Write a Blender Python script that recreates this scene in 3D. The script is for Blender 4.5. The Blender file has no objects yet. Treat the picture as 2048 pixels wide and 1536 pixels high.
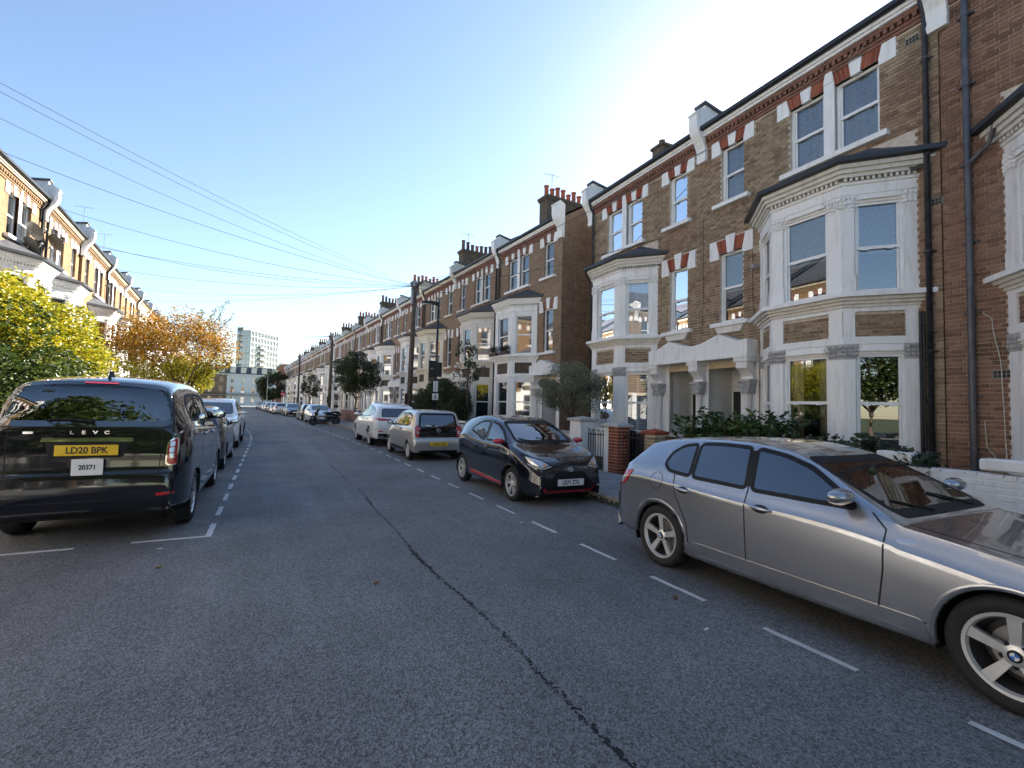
import bpy, bmesh, math, random
from mathutils import Vector, Matrix
from mathutils.bvhtree import BVHTree
random.seed(7)
S = bpy.context.scene
COL = S.collection
R_ = math.radians
# ---------------------------------------------------------------- camera
CAM_H = 1.62
def set_camera():
    pitch, roll, yaw = .049, .025, .473
    cp, sp = math.cos(pitch), math.sin(pitch)
    F = Vector((math.sin(yaw)*cp, math.cos(yaw)*cp, sp))
    R0 = Vector((math.cos(yaw), -math.sin(yaw), 0)); U0 = R0.cross(F)
    c, s = math.cos(roll), math.sin(roll)
    R = R0*c+U0*s; U = -R0*s+U0*c
    m = Matrix(((R.x, U.x, -F.x, 0), (R.y, U.y, -F.y, 0), (R.z, U.z, -F.z, CAM_H), (0, 0, 0, 1)))
    cd = bpy.data.cameras.new('camera'); cd.sensor_width = 36; cd.sensor_fit = 'HORIZONTAL'
    cd.lens = 946/2048*36; cd.clip_start = .05; cd.clip_end = 5000
    co = bpy.data.objects.new('camera', cd); co.matrix_world = m; COL.objects.link(co); S.camera = co
set_camera()
# ---------------------------------------------------------------- sky and sun
SUN_AZ, SUN_EL = 55.0, 29.0
def set_light():
    w = bpy.data.worlds.new('World'); S.world = w; w.use_nodes = True
    nt = w.node_tree; nt.nodes.clear()
    sky = nt.nodes.new('ShaderNodeTexSky'); sky.sky_type = 'NISHITA'; sky.sun_disc = False
    sky.sun_elevation = R_(SUN_EL); sky.sun_rotation = R_(SUN_AZ)
    sky.air_density = 1.0; sky.dust_density = .25; sky.ozone_density = 1.2; sky.altitude = 20
    bg = nt.nodes.new('ShaderNodeBackground'); bg.inputs[1].default_value = .055
    out = nt.nodes.new('ShaderNodeOutputWorld')
    nt.links.new(sky.outputs[0], bg.inputs[0]); nt.links.new(bg.outputs[0], out.inputs[0])
    az, el = R_(SUN_AZ), R_(SUN_EL)
    d = Vector((math.sin(az)*math.cos(el), math.cos(az)*math.cos(el), math.sin(el)))
    sd = bpy.data.lights.new('sun', 'SUN'); sd.energy = 5.0; sd.angle = R_(.55); sd.color = (1, .93, .82)
    so = bpy.data.objects.new('sun', sd); so.rotation_euler = d.to_track_quat('Z', 'Y').to_euler()
    so.location = (30, 30, 40); COL.objects.link(so)
set_light()
S.view_settings.view_transform = 'Standard'; S.view_settings.look = 'None'
S.view_settings.exposure = 2.3; S.view_settings.gamma = 1.0; S.view_settings.use_curve_mapping = False
S.cycles.max_bounces = 8; S.cycles.transparent_max_bounces = 12; S.cycles.sample_clamp_indirect = 6
S.cycles.caustics_reflective = False; S.cycles.caustics_refractive = False
# ---------------------------------------------------------------- helpers
def link(o, parent=None):
    COL.objects.link(o)
    if parent is not None: o.parent = parent
    return o
def tag(o, label=None, cat=None, group=None, kind=None):
    if label: o['label'] = label
    if cat: o['category'] = cat
    if group: o['group'] = group
    if kind: o['kind'] = kind
    return o
def empty(name, loc=(0, 0, 0), rz=0, label=None, cat=None, group=None, parent=None):
    o = bpy.data.objects.new(name, None); o.empty_display_size = .2
    o.location = loc; o.rotation_euler = (0, 0, rz)
    link(o, parent); tag(o, label, cat, group); return o
def copy_tree(o, parent=None):
    c = o.copy(); COL.objects.link(c)
    if parent is not None: c.parent = parent
    for ch in KIDS.get(o.name, []): 
        copy_tree_child(ch, c)
    return c
def copy_tree_child(ch, par):
    d = ch.copy(); COL.objects.link(d); d.parent = par
    for g in KIDS.get(ch.name, []): copy_tree_child(g, d)
def index_kids():
    KIDS.clear()
    for o in bpy.data.objects:
        if o.parent: KIDS.setdefault(o.parent.name, []).append(o)
KIDS = {}
class MB:
    """collects shapes and links them as one mesh object"""
    def __init__(s, tf=None): s.v = []; s.f = []; s.tf = tf
    def add(s, vs, fs):
        b = len(s.v)
        s.v += [s.tf(p) for p in vs] if s.tf else [tuple(p) for p in vs]
        s.f += [tuple(i+b for i in f) for f in fs]
        return s
    def box(s, x0, x1, y0, y1, z0, z1):
        return s.add([(x0,y0,z0),(x1,y0,z0),(x1,y1,z0),(x0,y1,z0),(x0,y0,z1),(x1,y0,z1),(x1,y1,z1),(x0,y1,z1)],
                     [(0,3,2,1),(4,5,6,7),(0,1,5,4),(1,2,6,5),(2,3,7,6),(3,0,4,7)])
    def cbox(s, x0, x1, y0, y1, z0, z1, c=.01):
        """box with chamfered edges"""
        v = []; 
        def P(ix, iy, iz, ax):
            x = (x0, x1)[ix]; y = (y0, y1)[iy]; z = (z0, z1)[iz]
            sx, sy, sz = (1, -1)[ix], (1, -1)[iy], (1, -1)[iz]
            if ax != 0: x += sx*c
            if ax != 1: y += sy*c
            if ax != 2: z += sz*c
            return (x, y, z)
        idx = {}
        for ix in (0, 1):
            for iy in (0, 1):
                for iz in (0, 1):
                    for ax in (0, 1, 2): idx[ix, iy, iz, ax] = len(v); v.append(P(ix, iy, iz, ax))
        f = []
        for i in (0, 1):
            f.append([idx[i, a, b, 0] for a, b in ((0,0),(1,0),(1,1),(0,1))])
            f.append([idx[a, i, b, 1] for a, b in ((0,0),(1,0),(1,1),(0,1))])
            f.append([idx[a, b, i, 2] for a, b in ((0,0),(1,0),(1,1),(0,1))])
            for j in (0, 1):
                f.append([idx[i, j, 0, 0], idx[i, j, 1, 0], idx[i, j, 1, 1], idx[i, j, 0, 1]])
                f.append([idx[i, 0, j, 0], idx[i, 1, j, 0], idx[i, 1, j, 2], idx[i, 0, j, 2]])
                f.append([idx[0, i, j, 1], idx[1, i, j, 1], idx[1, i, j, 2], idx[0, i, j, 2]])
                for k in (0, 1): f.append([idx[i, j, k, 0], idx[i, j, k, 1], idx[i, j, k, 2]])
        return s.add(v, f)
    def prism(s, poly, axis, a0, a1):
        """poly in the two other axes (in x,y,z order), extruded along axis"""
        n = len(poly)
        def P(p, a):
            if axis == 0: return (a, p[0], p[1])
            if axis == 1: return (p[0], a, p[1])
            return (p[0], p[1], a)
        v = [P(p, a0) for p in poly]+[P(p, a1) for p in poly]
        f = [tuple(range(n))[::-1], tuple(range(n, 2*n))]+[(i, (i+1) % n, n+(i+1) % n, n+i) for i in range(n)]
        return s.add(v, f)
    def tube(s, pts, r, n=8, caps=True, r1=None):
        pts = [Vector(p) for p in pts]; m = len(pts); rings = []
        for i, p in enumerate(pts):
            t = (pts[min(i+1, m-1)]-pts[max(i-1, 0)])
            if t.length < 1e-9: t = Vector((0, 0, 1))
            t.normalize()
            a = t.cross(Vector((0, 0, 1)))
            if a.length < .05: a = t.cross(Vector((1, 0, 0)))
            a.normalize(); b = t.cross(a)
            rr = r if r1 is None else r+(r1-r)*i/(m-1)
            if isinstance(r, (list, tuple)): rr = r[i]
            rings.append([p+(a*math.cos(2*math.pi*k/n)+b*math.sin(2*math.pi*k/n))*rr for k in range(n)])
        v = [tuple(q) for g in rings for q in g]; f = []
        for i in range(m-1):
            for k in range(n): f.append((i*n+k, i*n+(k+1) % n, (i+1)*n+(k+1) % n, (i+1)*n+k))
        if caps: f += [tuple(range(n))[::-1], tuple(range((m-1)*n, m*n))]
        return s.add(v, f)
    def lathe(s, prof, n=24, axis='z', c=(0, 0, 0), closed=False, caps=True):
        """prof: (radius, height) pairs"""
        v = []; m = len(prof)
        for r, hh in prof:
            for k in range(n):
                a = 2*math.pi*k/n; x, y = r*math.cos(a), r*math.sin(a)
                p = (x, y, hh) if axis == 'z' else ((x, hh, y) if axis == 'y' else (hh, x, y))
                v.append((p[0]+c[0], p[1]+c[1], p[2]+c[2]))
        f = [(i*n+k, i*n+(k+1) % n, (i+1)*n+(k+1) % n, (i+1)*n+k) for i in range(m-1) for k in range(n)]
        if closed: f += [((m-1)*n+k, (m-1)*n+(k+1) % n, (k+1) % n, k) for k in range(n)]
        elif caps:
            if prof[0][0] > 1e-6: f.append(tuple(range(n))[::-1])
            if prof[-1][0] > 1e-6: f.append(tuple(range((m-1)*n, m*n)))
        return s.add(v, f)
    def ball(s, c, rx, ry, rz, nu=10, nv=7):
        v = []; f = []
        for i in range(nv+1):
            t = math.pi*i/nv
            for k in range(nu):
                a = 2*math.pi*k/nu
                v.append((c[0]+rx*math.sin(t)*math.cos(a), c[1]+ry*math.sin(t)*math.sin(a), c[2]+rz*math.cos(t)))
        for i in range(nv):
            for k in range(nu): f.append((i*nu+k, (i+1)*nu+k, (i+1)*nu+(k+1) % nu, i*nu+(k+1) % nu))
        return s.add(v, f)
    def quad(s, a, b, c, d): return s.add([a, b, c, d], [(0, 1, 2, 3)])
    def mesh(s, name, mat, smooth=False, fix=True, angle=None):
        me = bpy.data.meshes.new(name); me.from_pydata(s.v, [], s.f)
        if fix and len(s.f) < 60000:
            bm = bmesh.new(); bm.from_mesh(me)
            bmesh.ops.recalc_face_normals(bm, faces=bm.faces); bm.to_mesh(me); bm.free()
        if mat: me.materials.append(M[mat] if isinstance(mat, str) else mat)
        if smooth or angle:
            me.polygons.foreach_set('use_smooth', [True]*len(me.polygons))
            if angle: me.set_sharp_from_angle(angle=R_(angle))
        me.update(); return me
    def obj(s, name, mat, parent=None, smooth=False, fix=True, angle=None, **tags):
        o = bpy.data.objects.new(name, s.mesh(name, mat, smooth, fix, angle)); link(o, parent)
        tag(o, **tags); return o
def mobj(name, me, parent=None, loc=(0, 0, 0), **tags):
    o = bpy.data.objects.new(name, me); o.location = loc; link(o, parent); tag(o, **tags); return o
# ---------------------------------------------------------------- materials
M = {}
class NT:
    def __init__(s, name):
        m = bpy.data.materials.new(name); m.use_nodes = True; M[name] = m; s.m = m
        s.t = m.node_tree; s.b = s.t.nodes['Principled BSDF']; s.out = s.t.nodes['Material Output']
    def n(s, typ, **kw):
        nd = s.t.nodes.new('ShaderNode'+typ)
        for k, v in kw.items():
            if k.startswith('i_'):
                key = k[2:]; key = int(key) if key.isdigit() else key.replace('_', ' ')
                nd.inputs[key].default_value = v
            else: setattr(nd, k, v)
        return nd
    def l(s, a, b): s.t.links.new(a, b)
    def set(s, **kw):
        names = dict(rough='Roughness', metal='Metallic', spec='Specular IOR Level', coat='Coat Weight', coatr='Coat Roughness', base='Base Color', ior='IOR', trans='Transmission Weight', emis='Emission Color', emst='Emission Strength', alpha='Alpha', sheen='Sheen Weight', subs='Subsurface Weight')
        for k, v in kw.items():
            if k in ('base', 'emis') and len(v) == 3: v = (*v, 1)
            s.b.inputs[names[k]].default_value = v
        return s
    def ramp(s, fac, stops, interp='LINEAR'):
        r = s.n('ValToRGB'); r.color_ramp.interpolation = interp
        while len(r.color_ramp.elements) < len(stops): r.color_ramp.elements.new(.5)
        for e, (p, c) in zip(r.color_ramp.elements, stops): e.position = p; e.color = (*c, 1) if len(c) == 3 else c
        s.l(fac, r.inputs[0]); return r.outputs[0]
    def mix(s, fac, a, b, typ='MIX'):
        x = s.n('MixRGB', blend_type=typ)
        for inp, val in zip(x.inputs, (fac, a, b)):
            if isinstance(val, (int, float)): inp.default_value = val
            elif isinstance(val, tuple): inp.default_value = (*val, 1) if len(val) == 3 else val
            else: s.l(val, inp)
        return x.outputs[0]
    def math(s, op, a, b=0.0, c=None):
        x = s.n('Math', operation=op)
        for inp, val in zip(x.inputs, (a, b, c)):
            if val is None: continue
            if isinstance(val, (int, float)): inp.default_value = val
            else: s.l(val, inp)
        return x.outputs[0]
    def coord(s, kind='Object'): return s.n('TexCoord').outputs[kind]
    def noise(s, vec, scale, detail=3, rough=.55):
        x = s.n('TexNoise'); x.inputs['Scale'].default_value = scale; x.inputs['Detail'].default_value = detail
        x.inputs['Roughness'].default_value = rough
        if vec is not None: s.l(vec, x.inputs['Vector'])
        return x.outputs['Fac']
    def bump(s, h, strength=.3, dist=.01):
        x = s.n('Bump'); x.inputs['Strength'].default_value = strength; x.inputs['Distance'].default_value = dist
        s.l(h, x.inputs['Height']); s.l(x.outputs[0], s.b.inputs['Normal'])
def simple(name, base, rough=.6, var=.12, scale=3, bump=0, bscale=40, **kw):
    t = NT(name); t.set(rough=rough, **kw); co = t.coord()
    if var:
        f = t.noise(co, scale, 5)
        lo = tuple(c*(1-var*1.6) for c in base); hi = tuple(min(1, c*(1+var)) for c in base)
        t.l(t.ramp(f, [(.3, lo), (.7, hi)]), t.b.inputs['Base Color'])
    else: t.set(base=base)
    if bump: t.bump(t.noise(co, bscale, 3), bump, .01)
    return t
def stained(name, base, dirt, rough=.6):
    """painted render with rain streaks, chips and grime"""
    t = NT(name); t.set(rough=rough); co = t.coord()
    mp = t.n('Mapping'); mp.inputs['Scale'].default_value = (5, 5, .7); t.l(co, mp.inputs[0])
    st = t.ramp(t.noise(mp.outputs[0], 1.6, 6, .65), [(.5, (0, 0, 0)), (.78, (1, 1, 1))])
    sp = t.ramp(t.noise(co, 14, 5, .7), [(.62, (0, 0, 0)), (.74, (1, 1, 1))])
    c = t.mix(t.math('MULTIPLY', st, .5), base, dirt); c = t.mix(t.math('MULTIPLY', sp, .3), c, dirt)
    c = t.mix(.12, c, t.ramp(t.noise(co, 2.2, 3), [(.3, tuple(b*.82 for b in base)), (.7, base)]))
    t.l(c, t.b.inputs['Base Color']); t.bump(t.noise(co, 60, 3), .12, .004); return t
def brick_geo(name, stops, red):
    """for single bricks: colour by piece"""
    t = NT(name); t.set(rough=.88, spec=.25); co = t.coord('Object')
    g = t.n('NewGeometry'); oi = t.n('ObjectInfo')
    rnd = t.math('FRACT', t.math('ADD', g.outputs['Random Per Island'], oi.outputs['Random']))
    c = t.ramp(rnd, stops)
    wp = g.outputs['Position']
    big = t.ramp(t.noise(wp, .55, 3), [(.46, (0, 0, 0)), (.62, (1, 1, 1))])
    c = t.mix(t.math('MULTIPLY', big, .42), c, t.ramp(rnd, red))
    c = t.mix(.55, c, t.ramp(t.noise(wp, 38, 4, .7), [(.3, (.45, .45, .45)), (.72, (1.25, 1.2, 1.15))]), 'MULTIPLY')
    soot = t.ramp(t.noise(wp, .9, 5, .6), [(.55, (0, 0, 0)), (.8, (1, 1, 1))])
    c = t.mix(t.math('MULTIPLY', soot, .35), c, (.05, .042, .036))
    t.l(c, t.b.inputs['Base Color']); t.bump(t.noise(wp, 120, 3), .35, .004); return t
def brick_tex(name, c1, c2, mortar, side=False, bw=.225, rh=.075):
    t = NT(name); t.set(rough=.9, spec=.2); co = t.coord('Object')
    sx = t.n('SeparateXYZ'); t.l(co, sx.inputs[0]); cb = t.n('CombineXYZ')
    t.l(sx.outputs[1 if side else 0], cb.inputs[0]); t.l(sx.outputs[2], cb.inputs[1])
    b = t.n('TexBrick'); b.offset = .5; b.squash = .5; b.squash_frequency = 2
    for k, v in (('Scale', 1), ('Mortar Size', .007), ('Mortar Smooth', .2), ('Bias', 0), ('Brick Width', bw), ('Row Height', rh)): b.inputs[k].default_value = v
    b.inputs['Color1'].default_value = (*c1, 1); b.inputs['Color2'].default_value = (*c2, 1); b.inputs['Mortar'].default_value = (*mortar, 1)
    t.l(cb.outputs[0], b.inputs['Vector'])
    oi = t.n('ObjectInfo')
    c = t.mix(.5, b.outputs['Color'], t.ramp(t.noise(co, 1.3, 5, .65), [(.3, (.55, .52, .5)), (.7, (1.25, 1.2, 1.15))]), 'MULTIPLY')
    c = t.mix(t.math('MULTIPLY', oi.outputs['Random'], .3), c, t.mix(1, c, (1.1, .82, .7), 'MULTIPLY'))
    t.l(c, t.b.inputs['Base Color']); t.bump(b.outputs['Fac'], -.4, .006); return t
def thin_glass(name, tint, ior, rough=0.0, base=.0):
    """single sheet of glass: what lies behind shows through, the sky mirrors in it"""
    t = NT(name); t.t.nodes.remove(t.b)
    fr = t.n('Fresnel'); fr.inputs['IOR'].default_value = ior
    g = t.n('BsdfGlossy'); g.inputs['Roughness'].default_value = rough; g.inputs['Color'].default_value = (.95, .97, 1, 1)
    tr = t.n('BsdfTransparent'); tr.inputs['Color'].default_value = (*tint, 1)
    mx = t.n('MixShader')
    t.l(fr.outputs[0], mx.inputs[0]); t.l(tr.outputs[0], mx.inputs[1]); t.l(g.outputs[0], mx.inputs[2]); t.l(mx.outputs[0], t.out.inputs[0])
    return t
def paint(name, base, metal=0, rough=.3, flake=0, coat=1):
    t = NT(name); t.set(base=base, metal=metal, rough=rough, coat=coat, coatr=.03)
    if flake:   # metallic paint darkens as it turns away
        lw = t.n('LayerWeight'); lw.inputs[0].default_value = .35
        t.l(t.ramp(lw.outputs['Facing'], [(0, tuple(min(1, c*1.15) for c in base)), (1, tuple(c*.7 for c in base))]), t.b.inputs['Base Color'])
    return t
def asphalt(name, lo, hi, seams=True):
    t = NT(name); t.set(spec=.4); co = t.coord('Object')
    v = t.n('TexVoronoi'); v.inputs['Scale'].default_value = 85; t.l(co, v.inputs['Vector'])
    v2 = t.n('TexVoronoi'); v2.inputs['Scale'].default_value = 190; t.l(co, v2.inputs['Vector'])
    c = t.ramp(v.outputs['Color'], [(.15, lo), (.8, hi)])
    c = t.mix(.5, c, t.ramp(v2.outputs['Distance'], [(.0, tuple(h*1.35 for h in hi)), (.5, lo)]))
    wn = t.n('TexWhiteNoise'); wn.noise_dimensions = '3D'; t.l(v.outputs['Position'], wn.inputs['Vector'])
    spk = t.ramp(wn.outputs['Value'], [(.985, (0, 0, 0)), (.992, (1, 1, 1))])
    c = t.mix(t.math('MULTIPLY', spk, .4), c, (.32, .32, .33))
    c = t.mix(.8, c, t.ramp(t.noise(co, .35, 6, .6), [(.3, (.64, .64, .66)), (.7, (1.3, 1.3, 1.3))]), 'MULTIPLY')
    mp = t.n('Mapping'); mp.inputs['Scale'].default_value = (1.1, .06, 1); t.l(co, mp.inputs[0])
    c = t.mix(.5, c, t.ramp(t.noise(mp.outputs[0], 1.5, 4), [(.3, (.72, .72, .73)), (.7, (1.25, 1.25, 1.27))]), 'MULTIPLY')
    t.l(c, t.b.inputs['Base Color'])
    t.l(t.ramp(t.noise(co, 1.2, 4), [(.3, (.62,)*3), (.7, (.85,)*3)]), t.b.inputs['Roughness'])
    t.bump(v.outputs['Distance'], .8, .008); return t
def leafmat(name, stops, trans=.35, gloss=.45):
    t = NT(name); g = t.n('NewGeometry')
    c = t.ramp(g.outputs['Random Per Island'], stops)
    big = t.noise(g.outputs['Position'], 1.1, 3)
    c = t.mix(.6, c, t.ramp(big, [(.3, (.7, .75, .7)), (.7, (1.25, 1.15, 1.0))]), 'MULTIPLY')
    t.l(c, t.b.inputs['Base Color']); t.set(rough=gloss, spec=.35)
    tl = t.n('BsdfTranslucent'); t.l(c, tl.inputs[0]); mx = t.n('MixShader'); mx.inputs[0].default_value = trans
    t.l(t.b.outputs[0], mx.inputs[1]); t.l(tl.outputs[0], mx.inputs[2]); t.l(mx.outputs[0], t.out.inputs[0]); return t
STOCK = [(0, (.21, .155, .105)), (.2, (.28, .21, .14)), (.5, (.335, .255, .17)), (.85, (.41, .32, .22)), (1, (.19, .13, .095))]
REDB = [(0, (.19, .085, .06)), (.5, (.26, .125, .085)), (1, (.32, .17, .115))]
def make_materials():
    asphalt('asphalt', (.055, .056, .058), (.36, .36, .362))
    simple('tar', (.02, .02, .022), .95, .3, 20, .3, 60)
    t = simple('marking', (.62, .62, .6), .7, .1, 8)
    simple('slab', (.27, .27, .27), .85, .16, 1.4, .2, 70)
    simple('joint', (.10, .095, .085), .95, .2, 6)
    simple('kerb', (.24, .225, .2), .85, .2, 4, .25, 50)
    simple('soil', (.09, .07, .05), .95, .3, 5, .4, 30)
    simple('grassy', (.06, .08, .03), .95, .3, 3)
    brick_geo('brick', STOCK, REDB)
    brick_geo('brick_red', [(0, (.22, .055, .032)), (.5, (.3, .08, .045)), (1, (.36, .12, .07))], [(0, (.26, .06, .035)), (1, (.32, .09, .05))])
    simple('mortar', (.6, .52, .43), .95, .18, 9)
    brick_tex('wall_stock', (.25, .17, .108), (.165, .105, .068), (.4, .33, .26))
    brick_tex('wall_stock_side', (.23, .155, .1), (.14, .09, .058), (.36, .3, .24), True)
    brick_tex('wall_sunny', (.25, .165, .085), (.19, .12, .06), (.26, .2, .135))
    brick_tex('wall_sunny_side', (.25, .165, .085), (.19, .12, .06), (.26, .2, .135), True)
    brick_tex('wall_redfar', (.24, .08, .05), (.3, .11, .065), (.3, .24, .2))
    simple('cornice_red', (.22, .105, .075), .85, .2, 6, .2, 50)
    stained('white', (.82, .81, .79), (.32, .28, .22))
    stained('white_old', (.66, .63, .57), (.25, .21, .15))
    simple('stone_grey', (.42, .41, .4), .8, .12, 5, .15, 40)
    simple('cream', (.62, .52, .36), .75, .08, 2)
    simple('upvc', (.8, .8, .79), .35, .04, 3)
    simple('slate', (.07, .072, .085), .6, .3, 5, .2, 30)
    simple('lead', (.2, .22, .25), .5, .15, 5)
    simple('gutter', (.018, .02, .024), .4, .2, 5)
    simple('pipe', (.075, .08, .095), .38, .25, 6, .1, 40)
    simple('iron', (.012, .012, .013), .45, .2, 8)
    simple('terracotta', (.33, .1, .05), .8, .2, 4)
    simple('pot_dark', (.1, .06, .05), .85, .2, 4)
    simple('soot_brick', (.1, .075, .055), .9, .3, 7, .3, 30)
    simple('near_black', (.02, .019, .018), .95, 0)
    simple('door_dark', (.02, .02, .024), .35, 0)
    simple('door_blue', (.12, .25, .42), .4, .05)
    simple('door_red', (.2, .03, .025), .4, .05)
    simple('curtain', (.62, .57, .48), .9, .1, 7)
    simple('net', (.5, .56, .62), .9, .15, 26)
    simple('blind', (.66, .66, .65), .6, .03)
    thin_glass('glass', (.78, .83, .84), 2.5)
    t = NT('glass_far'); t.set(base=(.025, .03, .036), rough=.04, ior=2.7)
    t = NT('glass_lit'); t.set(base=(.5, .4, .2), rough=.06, ior=1.8)
    simple('wood_pole', (.1, .075, .055), .85, .25, 6, .3, 30)
    simple('bark', (.1, .075, .055), .9, .3, 9, .5, 30)
    simple('wire', (.02, .02, .022), .6, 0)
    simple('cable_white', (.6, .57, .5), .6, .05)
    simple('post_black', (.014, .015, .017), .35, .1)
    simple('grey_metal', (.3, .31, .32), .45, .1, 6)
    simple('sign_white', (.75, .75, .75), .5, .03)
    simple('sign_red', (.5, .02, .04), .45, 0)
    simple('sign_blue', (.03, .1, .4), .45, 0)
    simple('dish', (.12, .12, .11), .6, .1)
    simple('white_render', (.7, .69, .66), .8, .05, 2)
    simple('tower_white', (.62, .62, .6), .7, .05, 1)
    simple('tower_grey', (.2, .22, .22), .7, .08, 1)
    # vehicles
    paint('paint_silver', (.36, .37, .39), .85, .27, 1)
    paint('paint_beige_silver', (.48, .46, .42), .7, .34, 1)
    paint('paint_black', (.006, .007, .012), 0, .12)
    paint('paint_blueblack', (.0035, .0045, .009), 0, .1)
    paint('paint_darkgrey', (.05, .055, .065), .6, .28, 1)
    paint('paint_white', (.78, .78, .77), 0, .25)
    paint('paint_lightsilver', (.58, .59, .6), .5, .3, 1)
    paint('paint_red', (.45, .012, .02), 0, .22)
    paint('paint_blue', (.03, .06, .16), .4, .25)
    simple('trim', (.008, .008, .009), .6, .15, 10, spec=.3)
    simple('seam', (.004, .004, .005), .8, 0)
    simple('tyre', (.014, .014, .015), .78, .25, 20, .2, 80)
    simple('alloy', (.66, .66, .65), .32, .06, 12, metal=.55)
    simple('alloy_dark', (.05, .05, .052), .45, .1, metal=.5)
    t = NT('chrome'); t.set(base=(.75, .77, .8), metal=1, rough=.08)
    simple('well', (.006, .006, .006), .95, 0)
    simple('cabin', (.022, .022, .024), .8, .15, 8)
    simple('cabin_light', (.22, .21, .2), .85, .1)
    thin_glass('car_glass', (.74, .79, .78), 2.8)
    thin_glass('car_glass_dark', (.55, .6, .61), 2.6)
    t = NT('tint'); t.set(base=(.006, .008, .011), rough=.03, ior=2.4)
    t = NT('lamp_red'); t.set(base=(.42, .008, .012), rough=.12, coat=1, spec=.6)
    t = NT('lamp_clear'); t.set(base=(.55, .58, .6), rough=.1, metal=.5, coat=1)
    t = NT('lamp_amber'); t.set(base=(.7, .22, .03), rough=.15, coat=1)
    t = NT('gloss_black'); t.set(base=(.004, .004, .005), rough=.05, ior=1.45)
    simple('plate_yellow', (.78, .5, .02), .4, .04)
    simple('plate_white', (.76, .76, .75), .4, .03)
    simple('ink', (.008, .008, .009), .5, 0)
    simple('sticker_teal', (.12, .5, .55), .5, .05)
    simple('badge_blue', (.03, .16, .5), .3, 0)
    # foliage
    leafmat('leaf_yellow', [(0, (.12, .17, .015)), (.4, (.29, .29, .018)), (.75, (.42, .36, .02)), (1, (.52, .42, .03))])
    leafmat('leaf_green', [(0, (.018, .035, .008)), (.5, (.045, .075, .014)), (1, (.10, .13, .03))])
    leafmat('leaf_orange', [(0, (.16, .14, .02)), (.35, (.3, .16, .015)), (.7, (.42, .17, .015)), (1, (.36, .26, .03))])
    leafmat('leaf_olive', [(0, (.11, .13, .08)), (.5, (.19, .215, .15)), (1, (.33, .35, .27))], .25)
    leafmat('leaf_dark', [(0, (.022, .034, .016)), (.6, (.05, .072, .032)), (1, (.1, .12, .06))], .25)
    leafmat('leaf_laurel', [(0, (.02, .045, .012)), (.6, (.04, .085, .02)), (.95, (.09, .14, .04)), (1, (.25, .27, .08))], .2, .25)
    leafmat('leaf_ivy', [(0, (.02, .035, .018)), (.6, (.05, .07, .04)), (1, (.1, .1, .06))], .2, .35)
    leafmat('leaf_dry', [(0, (.14, .07, .03)), (1, (.2, .12, .05))], .2)
make_materials()
# ---------------------------------------------------------------- the street: ground, road, pavements
def bend(y):
    if y < 14: return 0.0
    if y < 23: return -.064/18*(y-14)**2
    return -.288-.064*(y-23)
YS = [-60, -14, -6, 0, 4, 8, 12]+[14+i*1.5 for i in range(7)]+[26+i*8 for i in range(18)]+[172]
def strip(xl, xr, z, y0=-60, y1=172):
    m = MB(); ys = [y for y in YS if y0 < y < y1]; ys = [y0]+ys+[y1]; v = []; f = []
    for y in ys: v += [(xl+bend(y), y, z), (xr+bend(y), y, z)]
    for i in range(len(ys)-1): f.append((2*i, 2*i+1, 2*i+3, 2*i+2))
    return m.add(v, f)
def slabstrip(xl, xr, z0, z1, y0=-60, y1=172):
    m = MB(); ys = [y0]+[y for y in YS if y0 < y < y1]+[y1]; v = []; f = []
    for y in ys:
        b = bend(y); v += [(xl+b, y, z0), (xr+b, y, z0), (xr+b, y, z1), (xl+b, y, z1)]
    for i in range(len(ys)-1):
        for k in range(4): f.append((4*i+k, 4*i+(k+1) % 4, 4*i+4+(k+1) % 4, 4*i+4+k))
    f += [(0, 1, 2, 3), tuple(4*(len(ys)-1)+k for k in (3, 2, 1, 0))]
    return m.add(v, f)
KL, KR = -2.85, 5.3           # kerb faces
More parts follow.
